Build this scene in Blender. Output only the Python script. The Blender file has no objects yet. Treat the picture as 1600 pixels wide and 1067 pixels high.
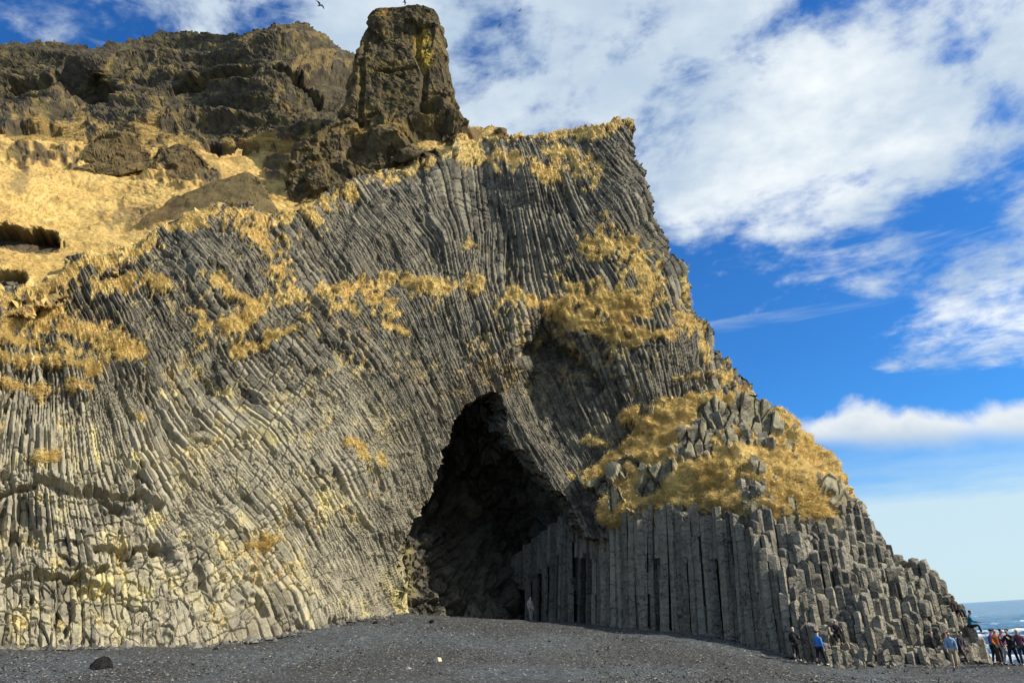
import bpy, bmesh, math, random
import numpy as np
from mathutils import Vector, Matrix

R = math.radians
random.seed(7)
rng = np.random.default_rng(7)
S = bpy.context.scene
COL = S.collection

# ------------------------------------------------------------------ camera
W, H, F = 1600.0, 1067.0, 1155.0
PITCH, ROLL = R(21.3), R(3.5)
CAM = np.array([0.0, 0.0, 5.0])
_f = np.array([0, math.cos(PITCH), math.sin(PITCH)])
_r0 = np.array([1.0, 0, 0]); _u0 = np.array([0, -math.sin(PITCH), math.cos(PITCH)])
_u = _u0 * math.cos(ROLL) + _r0 * math.sin(ROLL)
_r = _r0 * math.cos(ROLL) - _u0 * math.sin(ROLL)
cam_data = bpy.data.cameras.new('camera')
cam_data.sensor_width = 36.0
cam_data.lens = 36.0 * F / W
cam_data.clip_end = 60000
cam_data.clip_start = 0.1
cam = bpy.data.objects.new('camera', cam_data)
COL.objects.link(cam)
m = Matrix.Identity(4)
for i in range(3):
    m[i][0], m[i][1], m[i][2], m[i][3] = _r[i], _u[i], -_f[i], CAM[i]
cam.matrix_world = m
S.camera = cam

# ------------------------------------------------------------------ light
SUN_DIR = np.array([0.965, -0.26, 0.0]); SUN_EL = R(36)
SUN_DIR = SUN_DIR / np.linalg.norm(SUN_DIR) * math.cos(SUN_EL); SUN_DIR[2] = math.sin(SUN_EL)
sl = bpy.data.lights.new('sun', 'SUN'); sl.energy = 5.0; sl.angle = R(0.53); sl.color = (1.0, 0.92, 0.80)
so = bpy.data.objects.new('sun', sl); COL.objects.link(so)
so.rotation_euler = Vector(SUN_DIR).to_track_quat('Z', 'Y').to_euler()
so.location = (60, -20, 80)

S.view_settings.view_transform = 'Standard'
S.view_settings.look = 'None'
S.view_settings.gamma = 1.0
S.view_settings.exposure = 0.55
S.render.engine = 'CYCLES'
S.render.resolution_x = 1024; S.render.resolution_y = 682


class NT:
    """small node-tree helper"""
    def __init__(self, tree):
        self.t = tree; self.n = tree.nodes; self.l = tree.links
        self.n.clear()

    def node(self, kind, ins=None, **props):
        nd = self.n.new(kind)
        for k, v in props.items():
            setattr(nd, k, v)
        for k, v in (ins or {}).items():
            sock = nd.inputs[k]
            if isinstance(v, bpy.types.NodeSocket):
                self.l.new(v, sock)
            else:
                sock.default_value = v
        return nd

    def math(self, op, a, b=0.0, c=0.0, clamp=False):
        return self.node('ShaderNodeMath', {0: a, 1: b, 2: c}, operation=op, use_clamp=clamp).outputs[0]

    def mix(self, fac, a, b, blend='MIX'):
        nd = self.node('ShaderNodeMix', data_type='RGBA', blend_type=blend)
        for idx, v in ((0, fac), (6, a), (7, b)):
            if isinstance(v, bpy.types.NodeSocket):
                self.l.new(v, nd.inputs[idx])
            else:
                nd.inputs[idx].default_value = v if idx == 0 else (*v[:3], 1)
        return nd.outputs[2]

    def ramp(self, x, lo, hi, smooth=True):
        nd = self.node('ShaderNodeMapRange', {0: x, 1: lo, 2: hi, 3: 0.0, 4: 1.0},
                       interpolation_type='SMOOTHSTEP' if smooth else 'LINEAR')
        return nd.outputs[0]

    def noise(self, vec, scale, detail=4, rough=0.55, dist=0.0):
        return self.node('ShaderNodeTexNoise', {'Vector': vec, 'Scale': scale, 'Detail': detail,
                                                'Roughness': rough, 'Distortion': dist}).outputs['Fac']


# ------------------------------------------------------------------ world: sky with clouds
wd = bpy.data.worlds.new('World'); S.world = wd; wd.use_nodes = True
q = NT(wd.node_tree)
sky = q.node('ShaderNodeTexSky', sky_type='NISHITA')
sky.sun_disc = False
sky.sun_elevation = SUN_EL
sky.sun_rotation = math.atan2(SUN_DIR[0], SUN_DIR[1])
sky.altitude = 0; sky.air_density = 1.0; sky.dust_density = 0.4; sky.ozone_density = 2.5
hs0 = q.node('ShaderNodeHueSaturation', {'Hue': 0.5, 'Saturation': 1.15, 'Value': 1.0, 'Color': sky.outputs[0]})
hs = q.mix(1.0, hs0.outputs[0], (0.44, 1.10, 1.72), 'MULTIPLY')
tc = q.node('ShaderNodeTexCoord')
sp = q.node('ShaderNodeSeparateXYZ', {0: tc.outputs['Generated']})
X, Y, Z = sp.outputs
el = q.math('ARCSINE', Z)                     # radians
az = q.math('ARCTAN2', X, Y)
zc = q.math('MAXIMUM', q.math('ADD', Z, 0.10), 0.03)
pl = q.node('ShaderNodeCombineXYZ', {0: q.math('DIVIDE', X, zc), 1: q.math('DIVIDE', Y, zc), 2: 0.0}).outputs[0]
n1 = q.noise(pl, 1.35, 8, 0.56, 0.25)
n2 = q.noise(pl, 4.2, 9, 0.62, 0.5)
dome = q.node('ShaderNodeCombineXYZ', {0: q.math('MULTIPLY', az, 1.0), 1: q.math('MULTIPLY', el, 1.8), 2: 3.7}).outputs[0]
n3 = q.noise(dome, 3.4, 9, 0.60, 0.25)
dens = q.math('ADD', q.math('MULTIPLY', n1, 0.16), q.math('ADD', q.math('MULTIPLY', n2, 0.20), q.math('MULTIPLY', n3, 0.64)))
# broken cloud sheet: thick high up and out to the right, gone near the lower middle of the sky
cover = q.math('ADD', q.math('MULTIPLY', q.math('SUBTRACT', el, 0.535), 1.6), q.math('MULTIPLY', q.math('MAXIMUM', az, -0.38), 0.55))
cover = q.node('ShaderNodeClamp', {0: cover, 1: -0.60, 2: 0.27}).outputs[0]
high = q.ramp(q.math('ADD', q.math('MULTIPLY', q.math('SUBTRACT', dens, 0.5), 2.3), cover), -0.02, 0.24)
# thin streaks
st = q.node('ShaderNodeMapping', {'Vector': dome, 'Rotation': (0, 0, R(-24)), 'Scale': (1.5, 9.0, 1)}).outputs[0]
n4 = q.noise(st, 2.2, 8, 0.6, 0.4)
streak = q.math('MULTIPLY', q.ramp(n4, 0.53, 0.76), q.math('MULTIPLY', q.ramp(el, 0.27, 0.42), 0.42))
# cumulus bank low over the sea
n5 = q.noise(q.node('ShaderNodeCombineXYZ', {0: q.math('MULTIPLY', az, 1.0), 1: q.math('MULTIPLY', el, 0.9), 2: 1.3}).outputs[0], 10.0, 8, 0.55, 0.2)
n6 = q.noise(q.node('ShaderNodeCombineXYZ', {0: az, 1: 0.0, 2: 4.4}).outputs[0], 5.5, 3, 0.5)
top = q.math('ADD', 0.257, q.math('MULTIPLY', q.math('SUBTRACT', n6, 0.5), 0.07))
top = q.math('ADD', top, q.math('MULTIPLY', q.math('SUBTRACT', n5, 0.5), 0.11))
elb = q.math('ADD', q.math('ADD', el, 0.033), q.math('MULTIPLY', q.math('SUBTRACT', q.node('ShaderNodeClamp', {0: az, 1: 0.0, 2: 0.9}).outputs[0], 0.45), 0.13))
bank = q.math('MULTIPLY', q.ramp(q.math('SUBTRACT', top, elb), -0.006, 0.018), q.ramp(q.math('ADD', elb, q.math('MULTIPLY', n5, 0.04)), 0.225, 0.258))
# pale haze low above the horizon
low = q.math('MULTIPLY', q.ramp(el, 0.20, 0.02), q.math('ADD', 0.42, q.math('MULTIPLY', n3, 0.75)))
low = q.math('MINIMUM', q.math('ADD', low, q.math('MULTIPLY', q.ramp(q.noise(q.node('ShaderNodeMapping', {'Vector': dome, 'Scale': (1.0, 4.0, 1)}).outputs[0], 2.0, 6, 0.65), 0.30, 0.75), q.ramp(el, 0.22, 0.06))), 0.9)
shade = q.ramp(q.noise(pl, 2.3, 6, 0.6), 0.35, 0.68)
shade2 = q.ramp(q.noise(dome, 3.4, 6, 0.55), 0.30, 0.62)
cl_col = q.mix(q.math('MULTIPLY', shade, shade2), (5.2, 6.5, 7.9), (10.4, 10.8, 10.8))
bk_col = q.mix(q.ramp(q.math('SUBTRACT', top, elb), 0.05, 0.0), (6.0, 7.0, 8.0), (9.2, 9.5, 9.6))
c = q.mix(low, hs, (6.6, 8.3, 9.0))
c = q.mix(q.math('MULTIPLY', streak, 1.0), c, (7.0, 7.9, 8.6))
c = q.mix(q.math('MULTIPLY', high, 0.97), c, cl_col)
c = q.mix(q.math('MULTIPLY', bank, 0.97), c, bk_col)
bg = q.node('ShaderNodeBackground', {'Color': c, 'Strength': 0.068})
q.node('ShaderNodeOutputWorld', {0: bg.outputs[0]})


# ------------------------------------------------------------------ numeric helpers
def ray(px, py):
    px = np.asarray(px, float); py = np.asarray(py, float)
    a = (px - W / 2)[..., None]; b = -(py - H / 2)[..., None]
    return a * _r + b * _u + F * _f


def at(px, py, y):
    """world point on the ray of a photo pixel, at forward distance y metres"""
    d = ray(px, py)
    return CAM + d * (np.asarray(y, float) / d[..., 1])[..., None]


def project(P):
    d = np.asarray(P) - CAM
    zz = d @ _f
    return W / 2 + F * (d @ _r) / zz, H / 2 - F * (d @ _u) / zz


def hsh(i, j=0, k=0, s=0):
    v = np.sin(i * 127.1 + j * 311.7 + k * 74.7 + s * 53.3) * 43758.5453
    return v - np.floor(v)


def vnoise(P, s=0):
    """value noise, P (...,3)"""
    i = np.floor(P); f = P - i; f = f * f * (3 - 2 * f)
    x, y, z = i[..., 0], i[..., 1], i[..., 2]
    fx, fy, fz = f[..., 0], f[..., 1], f[..., 2]
    r = 0
    for dx in (0, 1):
        wx = fx if dx else 1 - fx
        for dy in (0, 1):
            wy = fy if dy else 1 - fy
            for dz in (0, 1):
                wz = fz if dz else 1 - fz
                r = r + wx * wy * wz * hsh(x + dx, y + dy, z + dz, s)
    return r * 2 - 1


def fbm(P, scale, octs=4, s=0, gain=0.5):
    r = 0; a = 1.0; f = scale
    for o in range(octs):
        r = r + a * vnoise(P * f + 13.7 * o, s + o)
        a *= gain; f *= 2.03
    return r


def worley(P, s=0):
    """3D cell noise: F1, F2 and id hash of nearest cell"""
    i = np.floor(P)
    f1 = np.full(P.shape[:-1], 9.0); f2 = f1.copy(); cid = np.zeros_like(f1)
    for dx in (-1, 0, 1):
        for dy in (-1, 0, 1):
            for dz in (-1, 0, 1):
                cx, cy, cz = i[..., 0] + dx, i[..., 1] + dy, i[..., 2] + dz
                qx = cx + hsh(cx, cy, cz, s + 1); qy = cy + hsh(cx, cy, cz, s + 2); qz = cz + hsh(cx, cy, cz, s + 3)
                d = np.sqrt((P[..., 0] - qx) ** 2 + (P[..., 1] - qy) ** 2 + (P[..., 2] - qz) ** 2)
                nearer = d < f1
                f2 = np.where(nearer, f1, np.minimum(f2, d))
                cid = np.where(nearer, hsh(cx, cy, cz, s + 4), cid)
                f1 = np.where(nearer, d, f1)
    return f1, f2, cid


def worley2(x, y, s=0):
    i = np.floor(x); j = np.floor(y)
    f1 = np.full(x.shape, 9.0); f2 = f1.copy(); cid = np.zeros_like(f1)
    for dx in (-1, 0, 1):
        for dy in (-1, 0, 1):
            cx, cy = i + dx, j + dy
            d = np.hypot(x - cx - hsh(cx, cy, 0, s + 1), y - cy - hsh(cx, cy, 0, s + 2))
            nearer = d < f1
            f2 = np.where(nearer, f1, np.minimum(f2, d))
            cid = np.where(nearer, hsh(cx, cy, 0, s + 4), cid)
            f1 = np.where(nearer, d, f1)
    return f1, f2, cid


class RBF:
    def __init__(self, pts, vals, c=25.0, smooth=0.0):
        self.p = np.asarray(pts, float); v = np.asarray(vals, float); self.c = c
        n = len(self.p)
        K = self.k(self.p, self.p) + np.eye(n) * smooth
        A = np.zeros((n + 3, n + 3)); A[:n, :n] = K
        A[:n, n] = 1; A[:n, n + 1:] = self.p; A[n, :n] = 1; A[n + 1:, :n] = self.p.T
        self.w = np.linalg.solve(A, np.concatenate([v, np.zeros(3)]))

    def k(self, a, b):
        d2 = ((a[:, None, :] - b[None, :, :]) ** 2).sum(-1)
        return -np.sqrt(d2 + self.c ** 2)

    def __call__(self, x, y):
        x = np.asarray(x, float); sh = x.shape
        q_ = np.stack([x.ravel(), np.asarray(y, float).ravel()], 1)
        out = np.empty(len(q_))
        for s in range(0, len(q_), 60000):
            b = q_[s:s + 60000]
            out[s:s + 60000] = self.k(b, self.p) @ self.w[:-3] + self.w[-3] + b @ self.w[-2:]
        return out.reshape(sh)


def in_poly(x, y, poly):
    r = np.zeros(x.shape, bool); n = len(poly)
    for i in range(n):
        x0, y0 = poly[i]; x1, y1 = poly[(i + 1) % n]
        if y0 == y1:
            continue
        c_ = ((y0 > y) != (y1 > y)) & (x < (x1 - x0) * (y - y0) / (y1 - y0) + x0)
        r ^= c_
    return r


def seg_dist(x, y, pts):
    best = np.full(x.shape, 1e9)
    if len(pts) == 1:
        return np.hypot(x - pts[0][0], y - pts[0][1])
    for (x0, y0), (x1, y1) in zip(pts[:-1], pts[1:]):
        dx, dy = x1 - x0, y1 - y0
        t = np.clip(((x - x0) * dx + (y - y0) * dy) / (dx * dx + dy * dy + 1e-9), 0, 1)
        best = np.minimum(best, np.hypot(x - x0 - t * dx, y - y0 - t * dy))
    return best


def strokes(x, y, L):
    g = np.full(x.shape, -3.0)
    for pts, w in L:
        g = np.maximum(g, 1.0 - seg_dist(x, y, pts) / w)
    return g


def smooth(x, a, b):
    t = np.clip((x - a) / (b - a), 0, 1)
    return t * t * (3 - 2 * t)


def mesh_np(name, V, quads=None, tris=None, col=None, mat=None, smooth_shade=False):
    me = bpy.data.meshes.new(name)
    V = np.asarray(V, np.float32)
    nq = 0 if quads is None else len(quads); nt = 0 if tris is None else len(tris)
    me.vertices.add(len(V)); me.vertices.foreach_set('co', V.ravel())
    loops = []
    if nq: loops.append(np.asarray(quads, np.int32).ravel())
    if nt: loops.append(np.asarray(tris, np.int32).ravel())
    lv = np.concatenate(loops)
    me.loops.add(len(lv)); me.loops.foreach_set('vertex_index', lv)
    st_ = np.concatenate([np.arange(nq) * 4, nq * 4 + np.arange(nt) * 3]).astype(np.int32)
    me.polygons.add(nq + nt); me.polygons.foreach_set('loop_start', st_)
    me.polygons.foreach_set('use_smooth', np.full(nq + nt, smooth_shade))
    me.update(calc_edges=True)
    if col is not None:
        at_ = me.attributes.new('m', 'FLOAT_COLOR', 'POINT')
        c4 = np.ones((len(V), 4), np.float32); c4[:, :col.shape[1]] = col
        at_.data.foreach_set('color', c4.ravel())
    if mat: me.materials.append(mat)
    return me


def link(name, data, parent=None, **props):
    o = bpy.data.objects.new(name, data); COL.objects.link(o)
    if parent: o.parent = parent
    for k, v in props.items():
        o[k] = v
    return o


# ------------------------------------------------------------------ materials
def new_mat(name):
    mt = bpy.data.materials.new(name); mt.use_nodes = True
    return mt, NT(mt.node_tree)


def finish(q, color, rough=0.9, bump=None, strength=0.5, dist=0.05, spec=0.25, extra=None):
    ins = {'Base Color': color, 'Roughness': rough, 'Specular IOR Level': spec}
    if bump is not None:
        ins['Normal'] = q.node('ShaderNodeBump', {'Height': bump, 'Strength': strength, 'Distance': dist}).outputs[0]
    if extra: ins.update(extra)
    b = q.node('ShaderNodeBsdfPrincipled', ins)
    q.node('ShaderNodeOutputMaterial', {0: b.outputs[0]})


def rock_material(name, dark, light, lichen, grass_a, grass_b, mottled=0.5):
    """m.r = turf, m.g = lichen, m.b = tone of the single stone"""
    mt, q = new_mat(name)
    p = q.node('ShaderNodeNewGeometry').outputs['Position']
    at_ = q.node('ShaderNodeAttribute', attribute_name='m').outputs['Color']
    r, g, b = q.node('ShaderNodeSeparateColor', {0: at_}).outputs[:3]
    nf = q.noise(p, 6.0, 5, 0.65); nm = q.noise(p, 1.1, 4, 0.6); nl = q.noise(p, 0.23, 3, 0.5)
    tone = q.math('ADD', q.math('MULTIPLY', b, 0.62), q.math('MULTIPLY', q.math('SUBTRACT', nf, 0.5), 0.9))
    tone = q.math('ADD', tone, q.math('MULTIPLY', q.math('SUBTRACT', nm, 0.5), 0.9), clamp=True)
    base = q.mix(tone, dark, light)
    lf = q.math('MULTIPLY', g, q.ramp(q.math('ADD', q.math('MULTIPLY', nm, 0.6), q.math('MULTIPLY', nf, 0.5)), 0.42, 0.66))
    base = q.mix(lf, base, lichen)
    rust = q.ramp(q.math('ADD', q.math('MULTIPLY', nl, 0.5), q.math('MULTIPLY', nm, 0.5)), 0.52, 0.70)
    base = q.mix(q.math('MULTIPLY', rust, mottled), base, (0.16, 0.10, 0.045))
    gn = q.noise(p, 9.0, 4, 0.7)
    gc = q.mix(q.ramp(q.math('ADD', q.math('MULTIPLY', gn, 0.6), q.math('MULTIPLY', nm, 0.4)), 0.34, 0.64), grass_a, grass_b)
    gc = q.mix(q.ramp(nl, 0.46, 0.62), gc, tuple(x * y for x, y in zip(grass_b, (0.8, 0.72, 0.65))))
    colr = q.mix(r, base, gc)
    h = q.math('ADD', q.noise(p, 5.0, 6, 0.7), q.math('MULTIPLY', q.noise(p, 22.0, 3, 0.6), 0.35))
    finish(q, colr, 0.92, h, 0.75, 0.12, 0.15)
    return mt


M_cliff = rock_material('basalt_face', (0.046, 0.042, 0.034), (0.46, 0.415, 0.295), (0.56, 0.49, 0.22), (0.32, 0.225, 0.066), (0.74, 0.58, 0.245), 0.28)
M_hill = rock_material('hill_rock', (0.030, 0.025, 0.017), (0.16, 0.13, 0.075), (0.22, 0.19, 0.05), (0.14, 0.09, 0.028), (0.36, 0.25, 0.09), 0.5)
M_slope = rock_material('straw_slope', (0.030, 0.027, 0.022), (0.13, 0.10, 0.06), (0.20, 0.17, 0.05), (0.36, 0.23, 0.06), (0.60, 0.44, 0.17), 0.4)
M_stack = rock_material('stack_rock', (0.032, 0.026, 0.016), (0.20, 0.155, 0.075), (0.42, 0.29, 0.04), (0.17, 0.11, 0.03), (0.33, 0.22, 0.07), 0.65)
M_cave = rock_material('cave_rock', (0.036, 0.033, 0.027), (0.20, 0.18, 0.13), (0.34, 0.29, 0.11), (0.2, 0.13, 0.03), (0.4, 0.27, 0.08), 0.35)


def column_material():
    mt, q = new_mat('basalt_column')
    p = q.node('ShaderNodeNewGeometry').outputs['Position']
    rnd = q.node('ShaderNodeObjectInfo').outputs['Random']
    st_ = q.node('ShaderNodeMapping', {'Vector': p, 'Scale': (1, 1, 0.35)}).outputs[0]
    nf = q.noise(p, 7.0, 6, 0.68); nm = q.noise(st_, 1.6, 4, 0.6)
    t = q.math('ADD', q.math('MULTIPLY', rnd, 0.5), q.math('MULTIPLY', q.math('SUBTRACT', nf, 0.25), 0.9))
    t = q.math('ADD', t, q.math('MULTIPLY', q.math('SUBTRACT', nm, 0.5), 0.8), clamp=True)
    base = q.mix(t, (0.066, 0.060, 0.050), (0.36, 0.33, 0.25))
    # pale mineral crust and ochre lichen
    base = q.mix(q.math('MULTIPLY', q.ramp(q.noise(p, 2.6, 5, 0.7), 0.60, 0.74), 0.55), base, (0.36, 0.33, 0.24))
    # irregular cross joints
    w = q.node('ShaderNodeMapping', {'Vector': q.node('ShaderNodeVectorMath', {0: p, 1: q.node('ShaderNodeTexNoise', {'Vector': p, 'Scale': 2.2}).outputs['Color']}, operation='ADD').outputs[0], 'Scale': (0.42, 0.42, 1.7)}).outputs[0]
    vo = q.node('ShaderNodeTexVoronoi', {'Vector': w, 'Scale': 1.25}, feature='DISTANCE_TO_EDGE').outputs['Distance']
    crack = q.math('MAXIMUM', q.ramp(vo, 0.0, 0.030), q.ramp(q.noise(p, 0.8, 4, 0.6), 0.50, 0.64))
    base = q.mix(crack, q.mix(0.72, base, (0.03, 0.03, 0.028)), base)
    h = q.math('ADD', q.math('ADD', q.math('MULTIPLY', crack, 0.5), q.math('MULTIPLY', q.noise(p, 1.7, 3, 0.6), 2.2)), q.math('ADD', q.noise(p, 4.5, 6, 0.65), q.math('MULTIPLY', nf, 0.5)))
    finish(q, base, 0.88, h, 0.9, 0.16, 0.2)
    return mt


M_col = column_material()


def grass_material(name, a, b):
    mt, q = new_mat(name)
    at_ = q.node('ShaderNodeAttribute', attribute_name='m').outputs['Color']
    r, g, _b = q.node('ShaderNodeSeparateColor', {0: at_}).outputs[:3]
    c_ = q.mix(r, a, b)
    d = q.node('ShaderNodeBsdfDiffuse', {0: c_})
    t = q.node('ShaderNodeBsdfTranslucent', {0: c_})
    mx = q.node('ShaderNodeMixShader', {0: 0.42, 1: d.outputs[0], 2: t.outputs[0]})
    q.node('ShaderNodeOutputMaterial', {0: mx.outputs[0]})
    return mt


M_grass = grass_material('dry_grass', (0.39, 0.27, 0.082), (0.88, 0.72, 0.34))
M_straw = grass_material('straw_grass', (0.42, 0.29, 0.09), (0.84, 0.66, 0.30))


def simple_mat(name, colr, rough=0.85, var=0.25, scale=9.0):
    mt, q = new_mat(name)
    p = q.node('ShaderNodeTexCoord').outputs['Object']
    n = q.noise(p, scale, 4, 0.6)
    d = tuple(x * (1 - var) for x in colr); l = tuple(min(1, x * (1 + var)) for x in colr)
    finish(q, q.mix(n, d, l), rough, n, 0.3, 0.02)
    return mt


# ------------------------------------------------------------------ beach height field (world metres)
_b = [(-60, 1012, 32), (0, 1015, 34), (150, 1012, 36), (300, 1010, 38.5), (480, 985, 43), (560, 968, 46), (640, 962, 50), (760, 968, 62), (830, 973, 61), (900, 976, 56),
      (930, 978, 51.5), (1060, 989, 48), (1140, 997, 45.5), (1200, 1015, 43.2), (1290, 1041, 40), (1400, 1043, 40.3), (1500, 1039, 41),
      (1600, 1037, 40), (0, 1067, 26), (400, 1067, 27), (800, 1067, 27), (1200, 1067, 29), (1600, 1067, 31), (900, 1010, 40), (600, 1010, 38)]
_bp = [at(*t) for t in _b]
_bx = [(p[0], p[1]) for p in _bp] + [(0, 0), (-20, 4), (20, 6), (-50, 15), (-60, 40), (45, 20), (30, 60), (48, 46), (29, 51), (70, 70), (70, 10), (0, 70), (-30, 70), (0, -30), (60, -30), (-60, -30)]
_bz = [p[2] for p in _bp] + [3.35, 3.9, 2.1, 5.2, 7.0, 0.2, -0.8, -0.9, 0.3, -3, -1.2, 5.0, 6.5, 3.0, -0.5, 6.0]
_beach = RBF(_bx, _bz, c=2.0)


def beach_z(x, y):
    return _beach(x, y)


def on_beach(px, py, y0=25.0, y1=62.0):
    """where the sight line of a photo pixel meets the beach"""
    ys = np.linspace(y0, y1, 600)
    P = at(np.full(600, px), np.full(600, py), ys)
    d = P[:, 2] - beach_z(P[:, 0], P[:, 1])
    k = np.where((d[:-1] > 0) & (d[1:] <= 0))[0]
    i = k[0] if len(k) else int(np.argmin(np.abs(d)))
    p = P[i].copy(); p[2] = float(beach_z(p[0:1], p[1:2])[0])
    return p


xs = np.concatenate([np.linspace(-400, -46, 18), np.arange(-45, 36, 0.17), np.linspace(37, 90, 20)])
ys = np.concatenate([np.linspace(-220, 8, 24), np.arange(9, 24, 0.5), np.arange(24, 62, 0.15), np.linspace(63, 90, 8)])
gx, gy = np.meshgrid(xs, ys)
gz = beach_z(np.clip(gx, -70, 80), np.clip(gy, -40, 80))
P3 = np.stack([gx, gy, np.zeros_like(gx)], -1)
fine = smooth(gy, 12, 22)
rel = 0.050 * fbm(P3 * np.array([1, 0.7, 1]), 0.8, 3, 3) + 0.035 * fbm(P3, 2.6, 2, 9) + 0.09 * fbm(P3, 0.22, 2, 21)
f1, f2, _ = worley2(gx * 1.15, gy * 1.15, 5)
rel -= 0.045 * (1 - smooth(f1, 0.05, 0.34)) * smooth(fbm(P3, 0.12, 2, 33), -0.2, 0.3)
gz = gz + rel * fine
ny, nx = gx.shape
idx = np.arange(nx * ny).reshape(ny, nx)
quads = np.stack([idx[:-1, :-1], idx[:-1, 1:], idx[1:, 1:], idx[1:, :-1]], -1).reshape(-1, 4)
mt, q = new_mat('black_sand')
p = q.node('ShaderNodeNewGeometry').outputs['Position']
na = q.noise(p, 14.0, 3, 0.7); nb = q.noise(p, 3.2, 5, 0.65); nc = q.noise(p, 0.16, 3, 0.5)
sp_ = q.node('ShaderNodeTexVoronoi', {'Vector': p, 'Scale': 16.0}).outputs['Color']
grain = q.node('ShaderNodeSeparateColor', {0: sp_}).outputs[0]
cc = q.mix(q.ramp(nc, 0.42, 0.60), (0.064, 0.065, 0.066), (0.100, 0.117, 0.130))
cc = q.mix(q.ramp(grain, 0.25, 1.0, False), q.mix(0.62, cc, (0.012, 0.012, 0.013)), q.mix(0.30, cc, (0.17, 0.18, 0.18)))
cc = q.mix(q.ramp(grain, 0.955, 0.99), cc, (0.34, 0.34, 0.31))
cc = q.mix(q.math('MULTIPLY', q.ramp(nb, 0.5, 0.66), 0.55), cc, (0.025, 0.024, 0.024))
hh = q.math('ADD', q.math('MULTIPLY', grain, 0.5), q.math('ADD', na, q.math('MULTIPLY', nb, 1.2)))
finish(q, cc, 0.75, hh, 1.0, 0.10, 0.3)
M_sand = mt
me = mesh_np('beach', np.stack([gx, gy, gz], -1).reshape(-1, 3), quads, mat=M_sand, smooth_shade=True)
link('beach', me, kind='structure')

# ------------------------------------------------------------------ sea
sx = np.concatenate([np.linspace(-20000, -900, 8), np.linspace(-800, 10, 12), np.arange(12, 170, 0.7), np.geomspace(175, 26000, 40)])
sy = np.concatenate([np.linspace(-3000, 20, 10), np.arange(22, 150, 0.6), np.geomspace(151, 30000, 90)])
wx, wy = np.meshgrid(sx, sy)
P3 = np.stack([wx, wy, np.zeros_like(wx)], -1)
near = smooth(wx, 10, 26) * (1 - smooth(np.hypot(wx, wy), 140, 500))
ph = wy * 0.16 + wx * 0.34 + 2.2 * fbm(P3, 0.02, 2, 4)
swell = np.sin(ph); crest = np.clip(swell, 0, 1) ** 3
wz = near * (0.42 * swell + 0.6 * crest * (0.5 + 0.5 * vnoise(P3 * 0.05, 2)) + 0.22 * fbm(P3, 0.32, 3, 6) + 0.10 * fbm(P3, 1.1, 2, 8))
shore = np.clip(1 - (wx - 22) / 30, 0, 1) * (1 - smooth(wy, 60, 95))
foam = np.clip(crest * 0.9 * near * smooth(vnoise(P3 * 0.045, 12), -0.15, 0.5) + 1.0 * shore, 0, 1)
ny, nx = wx.shape
idx = np.arange(nx * ny).reshape(ny, nx)
quads = np.stack([idx[:-1, :-1], idx[:-1, 1:], idx[1:, 1:], idx[1:, :-1]], -1).reshape(-1, 4)
mt, q = new_mat('sea_water')
p = q.node('ShaderNodeNewGeometry').outputs['Position']
fm = q.node('ShaderNodeSeparateColor', {0: q.node('ShaderNodeAttribute', attribute_name='m').outputs['Color']}).outputs[0]
fn = q.noise(p, 0.9, 7, 0.7); fw = q.noise(q.node('ShaderNodeMapping', {'Vector': p, 'Scale': (1, 0.35, 1)}).outputs[0], 0.10, 6, 0.65)
ff = q.math('MULTIPLY', q.ramp(q.math('ADD', q.math('MULTIPLY', fm, 0.75), q.math('MULTIPLY', fn, 0.55)), 0.50, 0.78), 0.95)
caps = q.math('MULTIPLY', q.ramp(fw, 0.585, 0.66), q.ramp(fn, 0.45, 0.62))
ff = q.math('MAXIMUM', ff, q.math('MULTIPLY', caps, 0.8))
water = q.mix(q.ramp(q.noise(p, 0.05, 4, 0.6), 0.35, 0.65), (0.020, 0.085, 0.16), (0.045, 0.16, 0.25))
cc = q.mix(ff, water, (0.72, 0.78, 0.80))
hb = q.math('ADD', q.noise(p, 1.6, 5, 0.7), q.math('MULTIPLY', q.noise(p, 0.25, 4, 0.6), 3.0))
finish(q, cc, q.math('ADD', 0.18, q.math('MULTIPLY', ff, 0.6)), hb, 0.9, 0.35, 0.5)
me = mesh_np('sea', np.stack([wx, wy, wz], -1).reshape(-1, 3), quads, col=np.stack([foam, foam, foam], -1).reshape(-1, 3), mat=mt, smooth_shade=True)
link('sea', me, kind='structure')


# ------------------------------------------------------------------ rock sheets
def unit(v):
    return v / (np.linalg.norm(v, axis=-1, keepdims=True) + 1e-9)


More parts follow.
